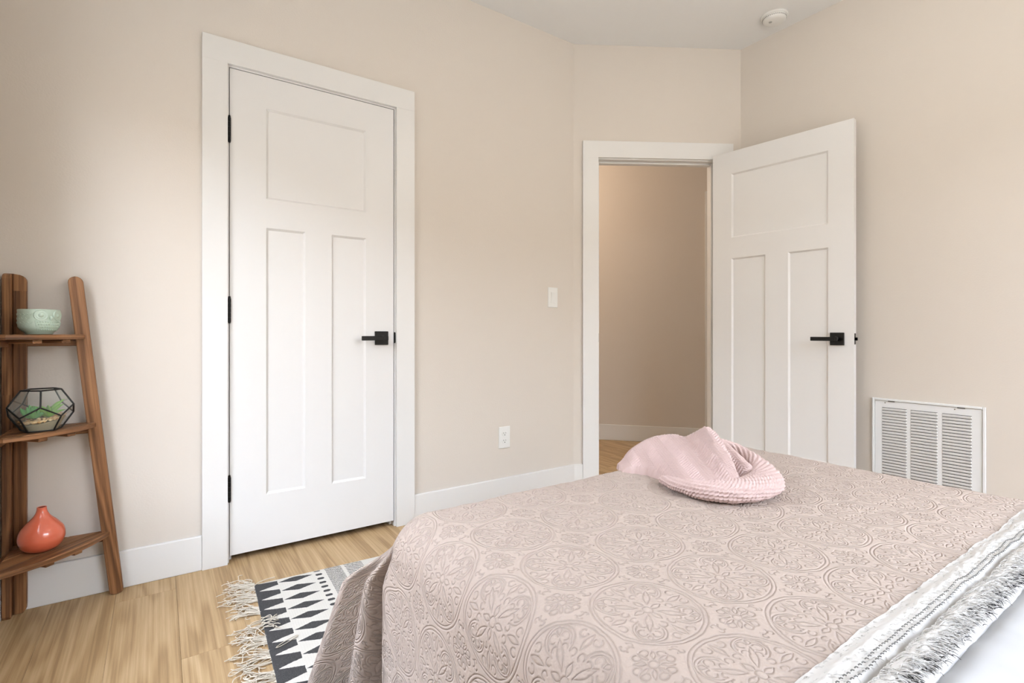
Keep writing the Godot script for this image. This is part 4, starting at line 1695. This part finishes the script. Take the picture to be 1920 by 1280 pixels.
func pink_blanket() -> void:
	# a runs right, b away from the camera, both measured along the bed from a point below the lens
	var loop := [[0.455, 1.575, 0.022, 0.020], [0.485, 1.470, 0.036, 0.030], [0.530, 1.405, 0.050, 0.038], [0.590, 1.385, 0.058, 0.044], [0.650, 1.400, 0.062, 0.050], [0.705, 1.440, 0.066, 0.052], [0.742, 1.520, 0.066, 0.046], [0.762, 1.620, 0.070, 0.036], [0.752, 1.730, 0.080, 0.032], [0.700, 1.770, 0.098, 0.036], [0.650, 1.720, 0.125, 0.045]]
	var strip := [[0.648, 1.690, 0.128, 0.05], [0.672, 1.600, 0.100, 0.045], [0.690, 1.530, 0.070, 0.040], [0.690, 1.480, 0.040, 0.03]]
	var ridge_h := [[0.365, 0.012], [0.380, 0.024], [0.40, 0.045], [0.426, 0.067], [0.46, 0.083], [0.50, 0.096], [0.54, 0.106], [0.575, 0.114], [0.593, 0.138], [0.610, 0.158], [0.635, 0.157], [0.66, 0.140]]
	var ridge_b := [[0.365, 1.72], [0.43, 1.765], [0.50, 1.785], [0.555, 1.745], [0.60, 1.635], [0.66, 1.60]]
	var hem_b := [[0.365, 1.685], [0.40, 1.668], [0.434, 1.650], [0.472, 1.555], [0.50, 1.45], [0.56, 1.395], [0.66, 1.39]]
	var edge := [[1.35, 0.640], [1.42, 0.640], [1.47, 0.640], [1.53, 0.642], [1.58, 0.640], [1.62, 0.632], [1.70, 0.650], [1.9, 0.66]]
	var wob := noise(17, 1.0, 2)
	var step := 0.0022
	var na := int(0.46 / step)
	var nb := int(0.52 / step)
	var H := []
	var K := []
	for i in nb:
		var b := 1.325 + i * step
		var row := PackedFloat32Array()
		var kr := PackedFloat32Array()
		row.resize(na)
		kr.resize(na)
		for j in na:
			var a := 0.36 + j * step
			var a2 := a + 0.004 * wob.get_noise_2d(a * 22.0, b * 22.0)
			var b2 := b + 0.006 * wob.get_noise_2d(a * 18.0 + 50.0, b * 18.0)
			var p := Vector2(a2, b2)
			var h := -0.01
			var kind := 0.0
			# main fall of cloth
			var rh := interp(a2, ridge_h)
			var rb := interp(a2, ridge_b)
			var hb := interp(a2, hem_b)
			var m := -0.01
			if a2 > 0.362:
				if b2 < rb:
					var f := (b2 - hb) / (rb - hb)
					if f > 0.0:
						var foot := minf(0.02, rh * 0.6)
						m = foot + (rh - foot) * (0.55 * f + 0.45 * sin(f * PI / 2))
						m *= smoothstep(0.0, 0.06, f) * smoothstep(0.360, 0.378, a2)
					else:
						m = -0.01
				else:
					var g := 1.0 - (b2 - rb) / (0.05 + rh * 0.9)
					if g > 0.0:
						m = rh * sqrt(g)
				m += 0.005 * wob.get_noise_2d(a2 * 9.0, b2 * 9.0 + 4.0) * smoothstep(0.03, 0.08, m)
				var cut := (interp(b2, edge) - a2) / 0.012
				m = m * clampf(cut + 0.5, 0.0, 1.0) if cut > -0.5 and m > 0.0 else -0.01
			if m > h:
				h = m
			var s := capsule(p, strip)
			if s.x > h:
				h = s.x
				kind = 1.0
			# cloth at the bottom of the loop
			if h < 0.014 and Geometry2D.is_point_in_polygon(p, PackedVector2Array([Vector2(0.60, 1.42), Vector2(0.70, 1.46), Vector2(0.75, 1.6), Vector2(0.74, 1.74), Vector2(0.64, 1.70)])):
				h = 0.014
				kind = 1.0
			row[j] = h
			kr[j] = kind
		H.append(row)
		K.append(kr)
	# soften
	for pass_no in 2:
		var S := []
		for i in nb:
			var row := PackedFloat32Array(H[i])
			if i > 0 and i < nb - 1:
				for j in range(1, na - 1):
					if H[i][j] > 0.0:
						row[j] = (H[i][j] * 4.0 + maxf(0.0, H[i - 1][j]) + maxf(0.0, H[i + 1][j]) + maxf(0.0, H[i][j - 1]) + maxf(0.0, H[i][j + 1])) / 8.0
			S.append(row)
		H = S
	# height plus the chevron knit
	var pts := []
	var uvs := []
	var keep := []
	for i in nb:
		var b := 1.325 + i * step
		var row := PackedVector3Array()
		var uvr := PackedVector2Array()
		var kp := PackedByteArray()
		for j in na:
			var a := 0.36 + j * step
			var h: float = H[i][j]
			var i0 := maxi(i - 1, 0)
			var i1 := mini(i + 1, nb - 1)
			var j0 := maxi(j - 1, 0)
			var j1 := mini(j + 1, na - 1)
			var nn := Vector3(-(H[i][j1] - H[i][j0]) / (2 * step), 1.0, (H[i1][j] - H[i0][j]) / (2 * step)).normalized()
			var kind: float = K[i][j]
			var v := b + 0.55 * h + 0.2 * a
			var u := a + 0.3 * h
			var knit: float
			if true:
				var zig := absf(fposmod(u / 0.066, 1.0) - 0.5) * 2.0
				knit = 0.0022 * sin(TAU * (v + zig * 0.030) / 0.0105) + 0.0007 * sin(TAU * u / 0.0072)
			knit *= smoothstep(0.004, 0.03, h)
			var pt := Vector3(a - 0.58, h if h > -0.005 else -0.013, 1.58 - b) + nn * knit
			row.append(pt)
			uvr.append(Vector2(a, b))
			var near := h > -0.005
			for e in [[-2, 0], [2, 0], [0, -2], [0, 2], [1, 1], [-1, 1], [1, -1], [-1, -1]]:
				near = near or H[clampi(i + e[0], 0, nb - 1)][clampi(j + e[1], 0, na - 1)] > -0.005
			kp.append(1 if near else 0)
		pts.append(row)
		uvs.append(uvr)
		keep.append(kp)
	var R := Vector3(cos(deg_to_rad(34.5)), 0, sin(deg_to_rad(34.5)))
	var F := Vector3(sin(deg_to_rad(34.5)), 0, -cos(deg_to_rad(34.5)))
	var at := Vector3(0, BED_H + 0.003, 2.432) + R * 0.58 + F * 1.58
	var o := thing("pink_blanket", "", "", Transform3D(Basis(R, Vector3.UP, -F), at))
	put("draped_folds", sheet(pts, uvs, true, keep), M.pink_knit, o)
	# the thick rolled fold that runs round the front and the right
	var ctr := Curve3D.new()
	ctr.bake_interval = 0.004
	var prof := []
	for i in loop.size():
		var q: Array = loop[i]
		var ry: float = minf(q[2] / 2.0, q[3] * 0.9)
		var c := Vector3(q[0] - 0.58, q[2] - ry, 1.58 - q[1])
		var pa: Array = loop[maxi(i - 1, 0)]
		var pb: Array = loop[mini(i + 1, loop.size() - 1)]
		var tg := Vector3(pb[0] - pa[0], pb[2] - pa[2], pa[1] - pb[1]) / 6.0
		ctr.add_point(c, -tg, tg)
	var total := ctr.get_baked_length()
	pts = []
	uvs = []
	var n := int(total / 0.0026)
	var m := 88
	for i in n + 1:
		var s := total * i / n
		var c := ctr.sample_baked(s, true)
		var d := (ctr.sample_baked(minf(total, s + 0.004), true) - ctr.sample_baked(maxf(0.0, s - 0.004), true)).normalized()
		var side := Vector3(d.z, 0, -d.x).normalized()
		# size here, from the nearest stretch of the control points
		var p := Vector2(c.x + 0.58, 1.58 - c.z)
		var best := 9.0
		var w := 0.03
		var ry := 0.02
		for k in loop.size() - 1:
			var a := Vector2(loop[k][0], loop[k][1])
			var b := Vector2(loop[k + 1][0], loop[k + 1][1])
			var t := clampf((p - a).dot(b - a) / (b - a).length_squared(), 0.0, 1.0)
			var dd := p.distance_to(a.lerp(b, t))
			if dd < best:
				best = dd
				w = lerpf(loop[k][3], loop[k + 1][3], t)
				ry = lerpf(minf(loop[k][2] / 2.0, loop[k][3] * 0.9), minf(loop[k + 1][2] / 2.0, loop[k + 1][3] * 0.9), t)
		var taper := minf(1.0, sqrt(minf(s, total - s) / 0.03 + 0.02))
		var row := PackedVector3Array()
		var uvr := PackedVector2Array()
		for j in m + 1:
			var an := TAU * j / m
			var lump := 1.0 + 0.07 * wob.get_noise_2d(s * 22.0, sin(an) * 1.5 + cos(an))
			var nn := (side * cos(an) / w + Vector3.UP * sin(an) / ry).normalized()
			var along := s / 0.0088
			var round_ := an * (w + ry) * 0.5 / 0.0135
			var knit := 0.0030 * sin(TAU * (round_ + 0.5 * floorf(along) + 0.3 * along)) * sqrt(absf(sin(PI * along)))
			row.append(c + (side * cos(an) * w + Vector3.UP * sin(an) * ry) * lump * taper * 0.96 + nn * knit * taper)
			uvr.append(Vector2(float(j) / m, s))
		pts.append(row)
		uvs.append(uvr)
	put("rolled_fold", sheet(pts, uvs, false), M.pink_knit, o)
	tag(o, "crumpled pale pink chunky knit blanket tossed on the foot of the bed", "blanket")


func _ready() -> void:
	setup_view()
	materials()
	structure()
	doors()
	fittings()
	ceiling_lamp(Vector3(1.75, CEIL, 1.85), "short pendant lamp with a glowing opal globe above the bed", LAMP, Color(1.0, 0.98, 0.945))
	ceiling_lamp(Vector3(2.25, CEIL, -0.95), "short pendant lamp with a glowing opal globe in the hall", LAMP * 1.6, Color(1.0, 0.90, 0.80))
	shelf()
	rug()
	bed()
